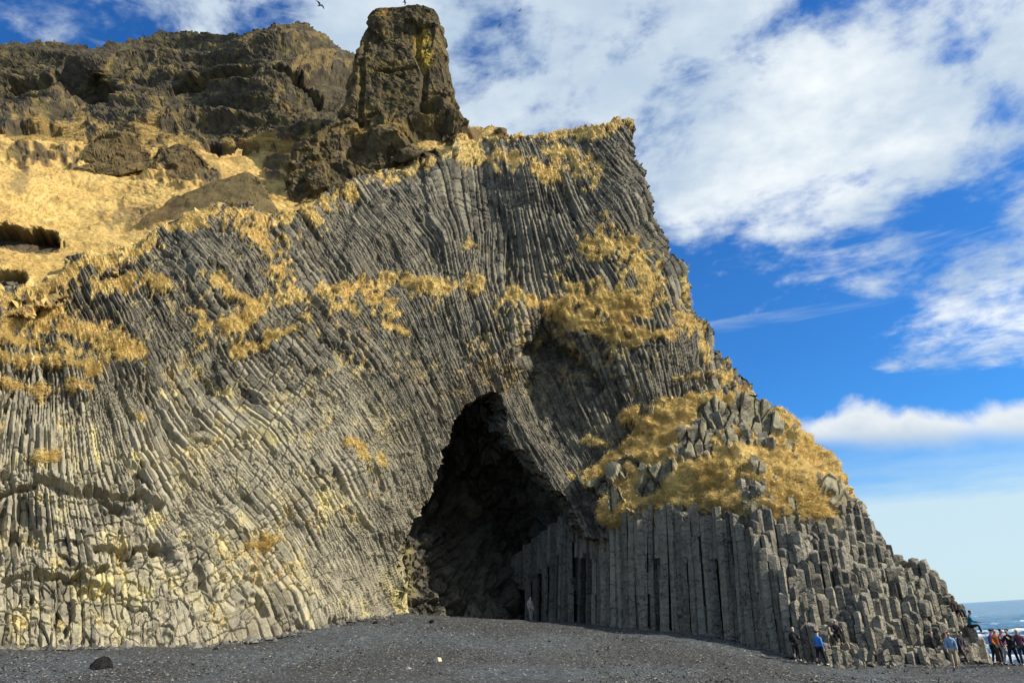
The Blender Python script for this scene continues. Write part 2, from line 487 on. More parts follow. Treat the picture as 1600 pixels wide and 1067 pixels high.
def column_coords(px, py, angs, period):
    """solve for across/along coordinates whose level lines follow a direction field.
    angs: (px,py,angle in degrees of the column axis in the picture, 90 = upright, <90 = leaning like a backslash)"""
    x0, x1, y0, y1 = px.min(), px.max(), py.min(), py.max()
    nx_, ny_ = 50, 36
    cx = np.linspace(x0, x1, nx_); cy = np.linspace(y0, y1, ny_)
    gx_, gy_ = np.meshgrid(cx, cy)
    A = np.array(angs, float)
    th = np.radians(RBF(A[:, :2], A[:, 2], c=20)(gx_, gy_) + np.random.default_rng(4).normal(0, 4, gx_.shape))
    per = RBF(np.array(period)[:, :2], np.array(period)[:, 2], c=40)(gx_, gy_) if not np.isscalar(period) else np.full(gx_.shape, period)
    tx, ty = np.cos(th), np.sin(th)          # along axis, y down
    hx = cx[1] - cx[0]; hy = cy[1] - cy[0]
    mid = lambda g_: 0.25 * (g_[:-1, :-1] + g_[:-1, 1:] + g_[1:, :-1] + g_[1:, 1:])
    tcx, tcy, pc = mid(tx), mid(ty), mid(per)

    def grad(g_):
        return (0.5 * (g_[:-1, 1:] - g_[:-1, :-1] + g_[1:, 1:] - g_[1:, :-1]) / hx, 0.5 * (g_[1:, :-1] - g_[:-1, :-1] + g_[1:, 1:] - g_[:-1, 1:]) / hy)

    def div(u_, v_):                                   # adjoint of grad
        o_ = np.zeros((ny_, nx_)); u_ = 0.5 * u_ / hx; v_ = 0.5 * v_ / hy
        o_[:-1, 1:] += u_ - v_; o_[:-1, :-1] += -u_ - v_; o_[1:, 1:] += u_ + v_; o_[1:, :-1] += -u_ + v_
        return o_

    def solve(ax, ay, bx, by, tgt, wa=10.0, reg=0.03):
        """field constant along (ax, ay) and growing by tgt per pixel along (bx, by)"""
        def op(g_):
            u_, v_ = grad(g_)
            p_ = wa * (u_ * ax + v_ * ay); r2 = u_ * bx + v_ * by
            o_ = div(p_ * ax + r2 * bx, p_ * ay + r2 * by)
            dx_ = np.diff(g_, axis=1) / hx * reg / hx; dy_ = np.diff(g_, axis=0) / hy * reg / hy
            o_[:, 1:] += dx_; o_[:, :-1] -= dx_; o_[1:] += dy_; o_[:-1] -= dy_
            return o_ + 1e-9 * g_
        rhs = div(tgt * bx, tgt * by)
        g_ = np.zeros((ny_, nx_)); res = rhs.copy(); dr = res.copy(); rs = (res * res).sum()
        for _ in range(1500):
            q_ = op(dr); al = rs / (dr * q_).sum(); g_ += al * dr; res -= al * q_
            rn = (res * res).sum()
            if rn < 1e-14 * (rhs * rhs).sum(): break
            dr = res + rn / rs * dr; rs = rn
        return g_
    sol = [solve(tcx, tcy, -tcy, tcx, 1 / pc), solve(-tcy, tcx, tcx, tcy, np.ones_like(pc))]
    def up(g):
        u_ = np.clip((px - x0) / hx, 0, nx_ - 1.001); v_ = np.clip((py - y0) / hy, 0, ny_ - 1.001)
        i = u_.astype(int); j = v_.astype(int); fu = u_ - i; fv = v_ - j
        return (g[j, i] * (1 - fu) + g[j, i + 1] * fu) * (1 - fv) + (g[j + 1, i] * (1 - fu) + g[j + 1, i + 1] * fu) * fv
    return up(sol[0]), up(sol[1])


def column_relief(c, a, px, py, P, seglen=60.0, s=0):
    """height (about 0..1 of a column) and tone of each broken column piece"""
    c = c + 0.05 * fbm(np.stack([c * 0.25, a * 0.02, 0 * a], -1), 1.0, 2, s + 3)
    i0 = np.round(c); jt = lambda i: 0.50 * (hsh(i, 21, 0, s) - 0.5)
    ci = np.where(c >= i0 + jt(i0), i0, i0 - 1)
    lo = ci + jt(ci); hi = ci + 1 + jt(ci + 1); fc = (c - lo) / (hi - lo)
    L = seglen * (0.35 + 1.4 * hsh(ci, 5, 0, s))
    seg = a / L + 7 * hsh(ci, 1, 0, s)
    ai = np.floor(seg); fa = seg - ai
    off = hsh(ci, ai, 0, s + 2)
    # bundles of columns that broke away together
    cl = np.floor((ci + 2.5 * hsh(np.floor(a / 47.0), np.floor(ci / 9), 3, s)) / 4.0)
    sa_ = a / 105.0 + 5 * hsh(cl, 3, 0, s) + 0.25 * hsh(ci, 8, 0, s); ca_ = np.floor(sa_)
    bun = hsh(cl, ca_, 0, s + 6)
    pk = 0.22 + 0.56 * hsh(ci, ai, 7, s)
    roof = np.where(fc < pk, fc / pk, (1 - fc) / (1 - pk))
    skew = (fc - 0.5) * (hsh(ci, ai, 8, s) - 0.5)
    gap = smooth(np.minimum(fc, 1 - fc), 0.0, 0.09)
    lift = (fa - 0.5) * (hsh(ci, ai, 9, s) - 0.5) * 1.1
    notch = smooth(np.minimum(fa, 1 - fa) * L, 0.0, 2.5)
    h = 0.62 * off * off + 0.50 * roof + 0.35 * skew + lift - 0.28 * (1 - notch) - 0.30 * (1 - gap) + 0.85 * (bun - 0.5)
    return h, hsh(ci, ai, 4, s + 5), off


def sheet(poly, ctrl, step, relief, skirt=(0.7, 2.0, 5.0), rbf_c=25.0, margin=4, ragged=7.0):
    """grid mesh of a rock face: control points give the real distance of the face; relief() adds the real shape"""
    pa = np.array(poly, float)
    x0, y0 = pa.min(0) - margin; x1, y1 = pa.max(0) + margin
    gx_, gy_ = np.meshgrid(np.arange(x0, x1, step), np.arange(y0, y1, step))
    C_ = np.array(ctrl, float)
    dep = RBF(C_[:, :2], C_[:, 2], c=rbf_c)(gx_, gy_)
    B = at(gx_, gy_, dep)
    du = np.gradient(B, axis=1); dv = np.gradient(B, axis=0)
    N = unit(np.cross(dv, du))
    flip = np.sign(((CAM - B) * N).sum(-1, keepdims=True)); N = N * flip
    jit = ragged * fbm(np.stack([gx_ * 0.045, gy_ * 0.045, 0 * gx_], -1), 1.0, 4, 77)
    jit2 = ragged * fbm(np.stack([gx_ * 0.045, gy_ * 0.045, 0 * gx_ + 9], -1), 1.0, 4, 78)
    mask = in_poly(gx_ + jit, gy_ + jit2, poly)
    Pn, colr, extra = relief(gx_, gy_, B, N)
    vid = -np.ones(gx_.shape, int)
    cell = mask[:-1, :-1] & mask[:-1, 1:] & mask[1:, 1:] & mask[1:, :-1]
    use = np.zeros_like(mask); use[:-1, :-1] |= cell; use[:-1, 1:] |= cell; use[1:, 1:] |= cell; use[1:, :-1] |= cell
    vid[use] = np.arange(use.sum())
    jj, ii = np.where(cell)
    Q = np.stack([vid[jj, ii], vid[jj + 1, ii], vid[jj + 1, ii + 1], vid[jj, ii + 1]], 1)
    V = Pn[use]; Cc = colr[use]
    # boundary edges -> skirt running back into the hill
    e = np.concatenate([Q[:, [0, 1]], Q[:, [1, 2]], Q[:, [2, 3]], Q[:, [3, 0]]])
    n = len(V)
    key = np.minimum(e[:, 0], e[:, 1]) * n + np.maximum(e[:, 0], e[:, 1])
    _, inv, cnt = np.unique(key, return_inverse=True, return_counts=True)
    be = e[cnt[inv] == 1]
    bv = np.unique(be); bmap = -np.ones(n, int); bmap[bv] = np.arange(len(bv))
    back = unit(V[bv] - CAM)
    Vs = [V]; Cs = [Cc]; Qs = [Q]; prev = bv.copy(); base = n
    cen = V.mean(0)
    inward = unit((cen - V[bv]) * np.array([1, 0.0, 1]))
    for k, d in enumerate(skirt):
        nv = V[bv] + back * d + inward * d * 0.22 + 0.25 * rng.normal(size=(len(bv), 3)) * min(d, 1.0)
        Vs.append(nv); Cs.append(Cc[bv]); new = base + np.arange(len(bv)); base += len(bv)
        Qs.append(np.stack([be[:, 1] if k == 0 else prev[bmap[be[:, 1]]], be[:, 0] if k == 0 else prev[bmap[be[:, 0]]],
                            new[bmap[be[:, 0]]], new[bmap[be[:, 1]]]], 1))
        prev = new
    return np.concatenate(Vs), np.concatenate(Qs), np.concatenate(Cs), (Pn, N, use, extra, gx_, gy_)


def blades(name, Pn, N, w, n, L, mat, wid=0.018, parent=None, s=1, per=3):
    """dry grass: thin drooping blades growing in tufts out of the turf"""
    wf = np.clip(w.ravel(), 0, None); wf = wf / wf.sum()
    r_ = np.random.default_rng(s)
    k = r_.choice(len(wf), n, p=wf)
    base = Pn.reshape(-1, 3)[k] + r_.normal(size=(n, 3)) * 0.03; nn = N.reshape(-1, 3)[k]
    tuft = np.clip(0.5 + 0.5 * fbm(base, 0.9, 3, s + 40), 0, 1)
    comb = np.stack([fbm(base, 0.5, 2, s + 41), fbm(base, 0.5, 2, s + 42), 0 * tuft], -1) * 0.7
    Vs = []; Cs = []
    for j in range(per):
        b0 = base + r_.normal(size=(n, 3)) * 0.09
        out = unit(nn * 0.55 + comb + r_.normal(size=(n, 3)) * 0.30 + np.array([0, 0, 0.25]))
        ln = L * (0.45 + 0.9 * r_.random(n))[:, None]
        side = unit(np.cross(out, r_.normal(size=(n, 3)))) * wid * (0.6 + 0.8 * r_.random(n))[:, None]
        tip = b0 + out * ln * 0.75 + np.array([0, 0, -0.45]) * ln + comb * ln * 0.3
        Vs.append(np.stack([b0 - side, b0 + side, tip], 1).reshape(-1, 3))
        t = np.clip(0.10 + 0.75 * tuft + 0.40 * (r_.random(n) - 0.5), 0, 1)
        Cs.append(np.repeat(t, 3)[:, None] * np.ones(3))
    V = np.concatenate(Vs); Cc = np.concatenate(Cs)
    T = np.arange(len(V)).reshape(-1, 3)
    me = mesh_np(name, V, tris=T, col=Cc, mat=mat)
    return link(name, me, parent, kind='stuff')


# ---- main cliff face -------------------------------------------------------
A_poly = [(-40, 1050), (-40, 452), (30, 447), (75, 430), (130, 402), (215, 370), (262, 342), (350, 333), (430, 343), (482, 322), (560, 288), (640, 250), (700, 232),
          (712, 204), (745, 200), (800, 211), (850, 208), (930, 211), (962, 203), (986, 190), (993, 225), (1008, 285), (1024, 330), (1042, 385), (1076, 445),
          (1085, 480), (1112, 515), (1116, 540), (1150, 560), (1172, 590), (1190, 628), (1170, 700), (1100, 790), (1020, 800), (975, 800), (948, 852), (918, 852), (902, 818), (884, 788),
          (858, 748), (834, 720), (802, 692), (788, 645), (770, 613), (730, 637), (703, 668), (690, 730), (668, 776), (648, 802), (622, 858), (626, 905), (634, 966), (636, 1005),
          (560, 1005), (480, 1030), (300, 1050)]
A_ctrl = [(-40, 1040, 32.4), (-40, 700, 35.5), (-40, 450, 39.5), (0, 1015, 34), (0, 800, 36), (0, 600, 37.8), (0, 480, 40), (0, 430, 42),
          (150, 1012, 36), (150, 800, 38), (150, 600, 40), (150, 480, 43), (150, 390, 47),
          (300, 1010, 38.5), (300, 800, 41), (300, 600, 43.8), (300, 450, 47.5), (300, 345, 52),
          (450, 992, 42.5), (450, 800, 45), (450, 600, 48), (450, 470, 51.5), (450, 345, 57),
          (560, 970, 46), (560, 800, 48), (560, 600, 51.5), (560, 440, 56), (560, 295, 62),
          (635, 960, 50), (640, 850, 51), (600, 860, 49.5), (690, 720, 53), (640, 600, 53.5), (640, 430, 58), (640, 260, 65),
          (770, 613, 56), (720, 590, 54.5), (770, 540, 55.5), (770, 450, 58.5), (700, 350, 62), (700, 240, 67), (760, 300, 65), (800, 400, 61), (815, 520, 57), (822, 570, 56.5),
          (838, 540, 59), (845, 600, 58.8), (900, 560, 58.0), (960, 560, 56.5), (1000, 600, 55.5), (900, 520, 57.6),
          (810, 640, 56.5), (850, 700, 55), (880, 760, 53.6), (930, 700, 54.6), (980, 660, 54.6), (905, 810, 52.8), (940, 840, 51.6), (960, 790, 52.5), (1060, 760, 53), (1150, 700, 54),
          (1000, 500, 57), (930, 470, 58.2), (1050, 450, 59.5), (1078, 450, 61.5), (1112, 520, 59.5), (1100, 540, 57.5), (1150, 562, 58.5), (1188, 627, 57.5), (1050, 600, 55.2), (1110, 600, 55.6),
          (940, 380, 60), (900, 300, 63), (960, 240, 65), (990, 250, 66), (985, 195, 68), (1010, 290, 65.5), (1042, 385, 63.5), (1000, 350, 61.5), (820, 215, 69.5), (900, 215, 69), (750, 205, 72), (820, 270, 65)]
A_ang = [(0, 620, 97), (60, 700, 100), (120, 600, 92), (0, 900, 92), (150, 900, 88), (250, 950, 82), (200, 620, 69), (260, 560, 59), (330, 600, 52), (400, 620, 49), (480, 600, 49), (360, 720, 47), (420, 800, 47), (300, 760, 55), (250, 830, 67), (500, 750, 49), (560, 820, 55), (450, 900, 59), (560, 900, 63), (620, 800, 67), (280, 400, 39), (330, 440, 42), (200, 450, 55), (60, 470, 70), (400, 520, 49), (420, 390, 47), (520, 400, 52), (560, 340, 55), (600, 380, 49), (640, 420, 55), (660, 300, 60), (690, 260, 75), (700, 340, 70), (720, 400, 92), (760, 330, 88), (780, 420, 96), (830, 350, 84), (850, 430, 80), (880, 330, 72), (930, 300, 52), (960, 260, 46), (920, 400, 60), (1000, 330, 52), (1030, 400, 58), (640, 530, 66), (700, 560, 66), (760, 560, 74), (640, 660, 60), (560, 560, 51), (800, 600, 80), (800, 520, 74), (860, 560, 72), (920, 560, 70), (980, 580, 72), (1040, 560, 78), (1100, 580, 76), (850, 680, 58), (900, 730, 62), (930, 650, 70), (1000, 480, 70), (1080, 500, 70), (670, 360, 48), (600, 330, 50), (740, 360, 100), (730, 300, 96), (810, 300, 84), (500, 680, 42), (350, 660, 42), (440, 560, 44), (300, 520, 46)]
A_per = [(0, 600, 8.74), (0, 900, 10.08), (200, 900, 8.74), (250, 600, 6.72), (450, 650, 6.05), (450, 850, 6.05), (600, 700, 5.38), (280, 400, 6.05), (560, 380, 5.38), (800, 360, 6.38), (960, 300, 5.71), (700, 560, 5.38), (900, 560, 7.39), (1080, 570, 6.72), (850, 700, 6.05), (1000, 450, 6.05)]
A_grass = [([(-40, 462), (30, 455), (75, 440), (130, 412), (215, 382), (262, 352), (350, 342), (430, 352), (482, 332), (560, 297), (640, 258), (700, 240)], 13.2), ([(360, 345), (400, 372), (425, 398), (440, 420)], 22.0), ([(470, 340), (500, 350)], 14.1), ([(0, 470), (90, 500), (150, 518), (205, 545)], 23.8), ([(0, 520), (60, 525), (120, 540)], 14.1), ([(-30, 556), (80, 553), (150, 577)], 11.4), ([(-30, 592), (60, 602), (140, 604)], 7.9), ([(150, 440), (230, 430), (280, 445)], 10.6), ([(130, 410), (200, 400)], 12.3), ([(330, 505), (400, 485), (450, 452), (520, 462), (570, 452), (606, 474)], 23.8), ([(320, 428), (360, 452), (420, 480)], 11.4), ([(380, 540), (430, 520), (480, 500)], 13.2), ([(600, 428), (660, 440), (745, 442)], 15.0), ([(560, 450), (600, 440)], 14.1), ([(800, 464), (850, 478), (900, 500), (965, 522)], 17.6), ([(940, 388), (985, 400), (1010, 440), (1015, 470), (965, 480), (900, 470)], 29.0), ([(920, 380), (960, 375)], 10.6), ([(930, 505), (960, 500), (1000, 528)], 15.8), ([(1040, 468), (1070, 500), (1110, 548), (1150, 590), (1182, 615)], 13.2), ([(1010, 525), (1050, 520)], 7.9), ([(1055, 588), (1095, 578)], 5.3), ([(1065, 440), (1080, 470)], 7.0), ([(720, 236), (770, 250), (830, 266), (880, 277), (920, 266)], 18.5), ([(715, 206), (800, 216), (900, 216), (960, 207), (985, 195)], 11.4), ([(850, 246), (905, 250)], 11.4), ([(730, 215), (760, 235)], 10.6), ([(890, 742), (930, 736), (1000, 715)], 9.7), ([(940, 802), (995, 790)], 10.6), ([(915, 680), (948, 692)], 6.2), ([(980, 640), (1010, 680)], 12.3), ([(548, 695), (556, 712)], 13.2), ([(598, 722)], 9.7), ([(395, 852), (420, 846)], 10.6), ([(210, 640), (225, 660)], 7.9), ([(170, 620)], 7.9), ([(730, 380)], 9.7), ([(640, 520), (600, 500)], 7.9), ([(60, 715), (90, 712)], 6.2)]
A_lich = [([(150, 668), (147, 752)], 15), ([(262, 606)], 12), ([(300, 600), (312, 626)], 10), ([(140, 800), (180, 830)], 26), ([(235, 800), (245, 830)], 14), ([(380, 640), (420, 690)], 18), ([(480, 740), (520, 790)], 22), ([(100, 900), (260, 930)], 30),
          ([(620, 900), (632, 960)], 22), ([(560, 950), (600, 960)], 20), ([(345, 590), (440, 660)], 20)]


def A_relief(px, py, B, N):
    c, a = column_coords(px, py, A_ang, A_per)
    Pm = np.stack([px, py, 0 * px], -1)
    h, tone, off = column_relief(c, a, px, py, B, 62.0, 0)
    h2, tone2, _ = column_relief(c * 2.1 + 40, a, px, py, B, 26.0, 50)
    # crumbly zones: short thin chips rather than long columns
    crumb = np.clip(strokes(px, py, [([(540, 640), (640, 700), (640, 800), (560, 900)], 105), ([(640, 540), (760, 590)], 75), ([(330, 360), (420, 420)], 40), ([(560, 480), (700, 500)], 60), ([(840, 700), (900, 740)], 70)]) * 1.7, 0, 0.85)
    crumb = np.clip(np.maximum(crumb, 0.9 * smooth(fbm(Pm, 0.016, 4, 91), 0.0, 0.45)), 0, 0.9)
    block = np.clip(strokes(px, py, [([(-20, 940), (200, 950), (330, 930)], 100), ([(905, 780), (940, 820)], 55), ([(200, 820)], 60)]) * 2.0, 0, 0.9)
    bw_ = 0.25 * fbm(Pm, 0.05, 2, 8)
    f1, f2, cid = worley2(px / 21.0 + bw_, py / 27.0 + bw_, 12)
    bh = 0.9 * cid + 0.5 * smooth(f2 - f1, 0.0, 0.16) - 0.5
    bigbreak = fbm(Pm * np.array([1, 1.6, 1]), 0.012, 4, 31)
    lump = fbm(B, 0.09, 4, 5, 0.42)
    amp = 0.30 + 0.12 * smooth(px, 500, 100) + 0.08 * smooth(py, 560, 480) * smooth(px, 700, 850)
    hh = h * (1 - crumb) + (0.55 * h2 + 0.2 * h) * crumb
    hh = hh * (1 - block) + (0.45 * hh + 0.8 * bh) * block
    tn = tone * (1 - crumb) + (0.5 * tone2 + 0.22) * crumb
    # terrace-like breaks across the columns
    ter = fbm(np.stack([px * 0.006, a * 0.016, 0 * a], -1), 1.0, 3, 61)
    step_ = 0.34 * np.floor(ter * 3.2 + 0.35 * hsh(np.floor(c), 2, 0, 9)) / 3.2
    # deep dark slots under ledges on the near left wall
    slots = [([(0, 768), (60, 752), (120, 770), (190, 772), (245, 782)], 8), ([(130, 760), (190, 800)], 8), ([(0, 905), (90, 902), (160, 885)], 7), ([(150, 862), (250, 855)], 6), ([(45, 555), (10, 640)], 5), ([(840, 545), (900, 560), (930, 600)], 14)]
    wob = Pm + 9 * fbm(Pm, 0.045, 3, 44)[..., None] * np.array([1, 1, 0])
    sl_ = np.clip(strokes(wob[..., 0], wob[..., 1], slots) * 1.6, 0, 1)
    # grass ledges stand proud where turf has built up
    gs = strokes(px, py, A_grass)
    gn = fbm(Pm, 0.032, 4, 15); gn2 = fbm(np.stack([px + 0.6 * py, 0.6 * (py - 0.6 * px), 0 * px], -1), 0.12, 4, 16, 0.65)
    g = smooth(gs * 0.95 + 0.50 * gn + 0.75 * gn2 - 0.45 * (tone - 0.5) - 0.3 * (off - 0.5), 0.10, 0.62)
    spot = smooth(gn * 0.9 + gn2 * 0.6 + 0.15 * off, 1.05, 1.2) * smooth(px, 900, 300) * 0.5
    g = np.clip(np.maximum(g, spot), 0, 1)
    tuft = 0.36 * fbm(B * np.array([1, 1, 1.6]), 0.9, 3, 25) + 0.24 * fbm(B * np.array([1, 1, 1.6]), 2.6, 2, 26)
    gul = fbm(np.stack([c * 0.11, a * 0.004, 0 * a], -1), 1.0, 3, 83)
    pit = smooth(fbm(np.stack([c * 0.55, a * 0.022, 0 * a + 4], -1), 1.0, 3, 87), 0.42, 0.75)
    d = amp * (hh - 0.4) + 0.60 * lump + step_ + 0.25 * bigbreak - 0.75 * sl_ + 0.25 * gul - 0.42 * pit * (1 - 0.5 * crumb)
    gd = 0.60 * lump + 0.06 + 0.7 * tuft + 0.55 * amp * (hh - 0.4) + step_ + 0.25 * gul
    dust = smooth(0.7 * gn2 + 0.5 * gn + 0.35 * (0.5 - off), 0.15, 0.85) * smooth(strokes(px, py, [([(150, 470), (330, 540), (600, 530), (800, 520), (960, 540)], 150), ([(520, 700), (560, 780), (420, 860)], 70)]), -0.1, 0.6)
    g = np.maximum(g, 0.42 * dust)
    Pn = B + N * (d * (1 - g) + gd * g)[..., None]
    li = np.clip(strokes(px, py, A_lich) * 1.5, 0, 1)
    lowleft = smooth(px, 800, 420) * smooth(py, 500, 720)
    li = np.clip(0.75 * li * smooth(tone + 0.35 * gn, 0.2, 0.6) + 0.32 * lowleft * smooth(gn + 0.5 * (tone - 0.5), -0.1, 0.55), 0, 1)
    # near wall is paler rock, its sunlit brightness also put into the tone
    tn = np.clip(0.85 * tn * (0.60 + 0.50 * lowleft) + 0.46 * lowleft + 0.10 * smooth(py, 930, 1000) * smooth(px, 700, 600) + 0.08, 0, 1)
    dark = np.clip(strokes(px, py, [([(860, 560), (930, 590), (900, 620)], 60), ([(905, 790), (940, 830)], 60)]), 0, 1)  # overhang shade of the recess painted into tone; lip blocks darkened as well
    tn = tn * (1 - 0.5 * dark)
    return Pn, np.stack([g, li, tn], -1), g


cliff_root = None
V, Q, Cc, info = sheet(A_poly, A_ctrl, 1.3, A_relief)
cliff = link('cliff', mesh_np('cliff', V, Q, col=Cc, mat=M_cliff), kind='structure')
Pn, N, use, g, gpx, gpy = info
blades('grass_tufts', Pn, N, np.where(use, (g > 0.55) * g, 0), 95000, 0.17, M_grass, 0.018, cliff, 3)

# ---- grassy shoulder above the colonnade ------------------------------------
E_poly = [(905, 752), (935, 728), (985, 690), (1000, 642), (1050, 625), (1110, 613), (1160, 620), (1192, 628), (1245, 650), (1275, 680), (1305, 712), (1328, 752), (1346, 792), (1352, 840),
          (1290, 850), (1215, 850), (1150, 835), (1060, 815), (960, 825), (940, 812), (945, 780)]
E_ctrl = [(905, 752, 53.2), (935, 728, 53.6), (1000, 642, 54.2), (1110, 613, 54), (1192, 628, 54), (1245, 650, 53), (1300, 710, 51.5), (1346, 790, 49.5), (1352, 840, 49),
          (940, 812, 51.4), (960, 800, 51.0), (1060, 778, 48.6), (1140, 785, 46.2), (1200, 800, 44.6), (1250, 800, 45.0), (1300, 790, 46.5), (1100, 700, 50.6), (1200, 700, 49.3), (1250, 740, 47.6), (1020, 700, 52.2),
          (1060, 815, 48.4), (1150, 835, 46), (1215, 850, 44.6), (1290, 850, 46.2), (960, 825, 51)]
E_rock = [([(1085, 690), (1110, 660), (1150, 650), (1190, 655)], 26), ([(1080, 715), (1100, 710)], 18), ([(1140, 690), (1165, 695)], 14), 
          ([(1010, 770), (1050, 740)], 14), ([(930, 770), (970, 745)], 14), ([(1180, 735), (1190, 745)], 9), ([(1290, 760), (1330, 800), (1300, 830), (1220, 830)], 24)]


def E_relief(px, py, B, N):
    Pm = np.stack([px, py, 0 * px], -1)
    f1, f2, cid = worley2(px / 17.0, py / 38.0, 3)
    gn = fbm(Pm, 0.03, 4, 95); gn2 = fbm(Pm, 0.10, 3, 96)
    r_ = smooth(strokes(px, py, E_rock) + 0.30 * gn + 0.25 * gn2, 0.0, 0.25)
    r_ = np.maximum(r_, smooth(gn + 0.8 * gn2, 0.62, 0.85))
    g = 1 - r_
    lump = fbm(B, 0.22, 4, 55)
    tuft = 0.34 * fbm(B * np.array([1, 1, 1.7]), 0.75, 3, 65) + 0.26 * fbm(B * np.array([1, 1, 1.6]), 2.2, 3, 66)
    d = 0.5 * lump + g * (tuft + 0.12) + r_ * (0.75 * cid + 0.35 * smooth(f2 - f1, 0, 0.18) - 0.35)
    return B + N * d[..., None], np.stack([g, 0.2 * r_, 0.15 + 0.45 * cid], -1), g


V, Q, Cc, info = sheet(E_poly, E_ctrl, 1.5, E_relief, skirt=(0.5, 1.5, 3.0))
shoulder = link('grass_shoulder', mesh_np('grass_shoulder', V, Q, col=Cc, mat=M_cliff), cliff)
Pn, N, use, g, gpx, gpy = info
blades('grass_tufts', Pn, N, np.where(use, (g > 0.5) * g, 0), 55000, 0.19, M_grass, 0.018, cliff, 5)
E_dep = RBF(np.array(E_ctrl)[:, :2], np.array(E_ctrl)[:, 2], c=25)

# ---- cave -------------------------------------------------------------------
B_poly = [(560, 1010), (560, 850), (600, 760), (640, 640), (700, 560), (780, 560), (850, 640), (930, 740), (985, 790), (985, 1010)]
B_ctrl = [(560, 980, 55), (600, 960, 55.5), (640, 958, 54.0), (655, 900, 56), (650, 840, 58), (700, 968, 56.5), (760, 969, 58.5), (830, 972, 67), (900, 976, 61), (950, 977, 55), (950, 900, 55), (970, 800, 54.6),
          (905, 800, 60), (850, 740, 64), (800, 680, 65), (770, 590, 65), (690, 650, 65), (620, 760, 63), (700, 750, 68), (760, 820, 68.5), (820, 850, 68), (700, 880, 61), (560, 850, 60)]


def B_relief(px, py, B, N):
    Pm = np.stack([px, py, 0 * px], -1)
    wv = Pm + 8 * fbm(Pm, 0.03, 3, 2)[..., None]
    f1, f2, cid = worley2(wv[..., 0] / 17.0, wv[..., 1] / 26.0, 8)
    e1, e2, eid = worley2(wv[..., 0] / 7.0, wv[..., 1] / 11.0, 18)
    d = 1.1 * cid + 0.6 * smooth(f2 - f1, 0, 0.15) + 0.4 * eid + 0.2 * smooth(e2 - e1, 0, 0.15) + 0.8 * fbm(B, 0.22, 3, 4) - 0.9
    yl = 0.5 * np.clip(strokes(px, py, [([(632, 870), (636, 940)], 14)]) * 2, 0, 1)
    return B + N * d[..., None], np.stack([0 * px, yl, 0.15 + 0.5 * cid + 0.25 * yl], -1), 0


V, Q, Cc, info = sheet(B_poly, B_ctrl, 1.8, B_relief, skirt=(0.5, 2.0))
link('cave_wall', mesh_np('cave_wall', V, Q, col=Cc, mat=M_cave), cliff)

# ---- straw slope above the rim ------------------------------------------------
G_poly = [(-40, 500), (-40, 215), (120, 225), (330, 235), (520, 235), (560, 225), (700, 190), (780, 196), (800, 240), (700, 275), (640, 285), (560, 325), (480, 365), (430, 385), (350, 375), (262, 385), (215, 412), (130, 445), (75, 475), (0, 500)]
G_ctrl = [(-40, 480, 41), (0, 470, 42.5), (0, 440, 44), (0, 400, 47), (0, 330, 55), (0, 230, 73), (150, 420, 47.5), (150, 350, 56), (150, 260, 73), (300, 375, 53), (300, 300, 65), (300, 240, 77), (450, 375, 57.5), (450, 300, 68), (450, 245, 78),
          (560, 312, 63), (560, 270, 71), (640, 270, 67), (700, 255, 68.5), (700, 195, 76), (780, 200, 76), (790, 240, 71), (520, 235, 79)]


def G_relief(px, py, B, N):
    Pm = np.stack([px, py, 0 * px], -1)
    gn = fbm(Pm, 0.03, 4, 115); gn2 = fbm(Pm, 0.10, 3, 116)
    hol = smooth(strokes(px + 5 * gn2, py + 6 * gn, [([(-30, 362), (15, 360), (55, 368), (75, 372)], 24)]), 0.0, 0.35)
    hol2 = smooth(strokes(px + 5 * gn2, py + 6 * gn, [([(-40, 440), (25, 436)], 20)]), 0.0, 0.35)
    bank = smooth(strokes(px, py, [([(-30, 232), (60, 240), (110, 238)], 16), ([(120, 250), (240, 262), (330, 285)], 22), ([(420, 262), (500, 255)], 18)]) + 0.4 * gn, 0.1, 0.4)
    d = 0.8 * fbm(B, 0.10, 3, 5) + 0.26 * fbm(B * np.array([1, 1, 2.4]), 0.55, 3, 6) + 0.10 * fbm(B * np.array([1, 1, 2]), 2.2, 2, 7) - 0.2 * hol - 0.8 * hol2 + bank * 0.9 * fbm(B, 0.5, 4, 9)
    g = 1 - np.clip(0.75 * bank * smooth(gn2 + gn, -0.2, 0.4) + 0.9 * hol + 0.9 * hol2, 0, 1)
    g = g * (1 - 0.55 * smooth(gn + 0.6 * gn2, 0.15, 0.8))
    push = (3.2 * hol * smooth(py, 392, 350) + 1.2 * hol2)[..., None] * np.array([-0.35, 1.0, 0.15])
    return B + N * d[..., None] + push, np.stack([g, 0 * g, np.clip(0.35 + 0.3 * gn2 - 0.4 * hol, 0, 1)], -1), g  # bare soil in the hollow, with its overhang shade painted into the tone


V, Q, Cc, info = sheet(G_poly, G_ctrl, 1.7, G_relief, skirt=(0.5, 2.0))
slope = link('grass_slope', mesh_np('grass_slope', V, Q, col=Cc, mat=M_slope), kind='structure')
Pn, N, use, g, gpx, gpy = info
blades('grass_tufts', Pn, N, np.where(use, (g > 0.6) * g, 0), 50000, 0.22, M_straw, 0.02, slope, 8, per=2)

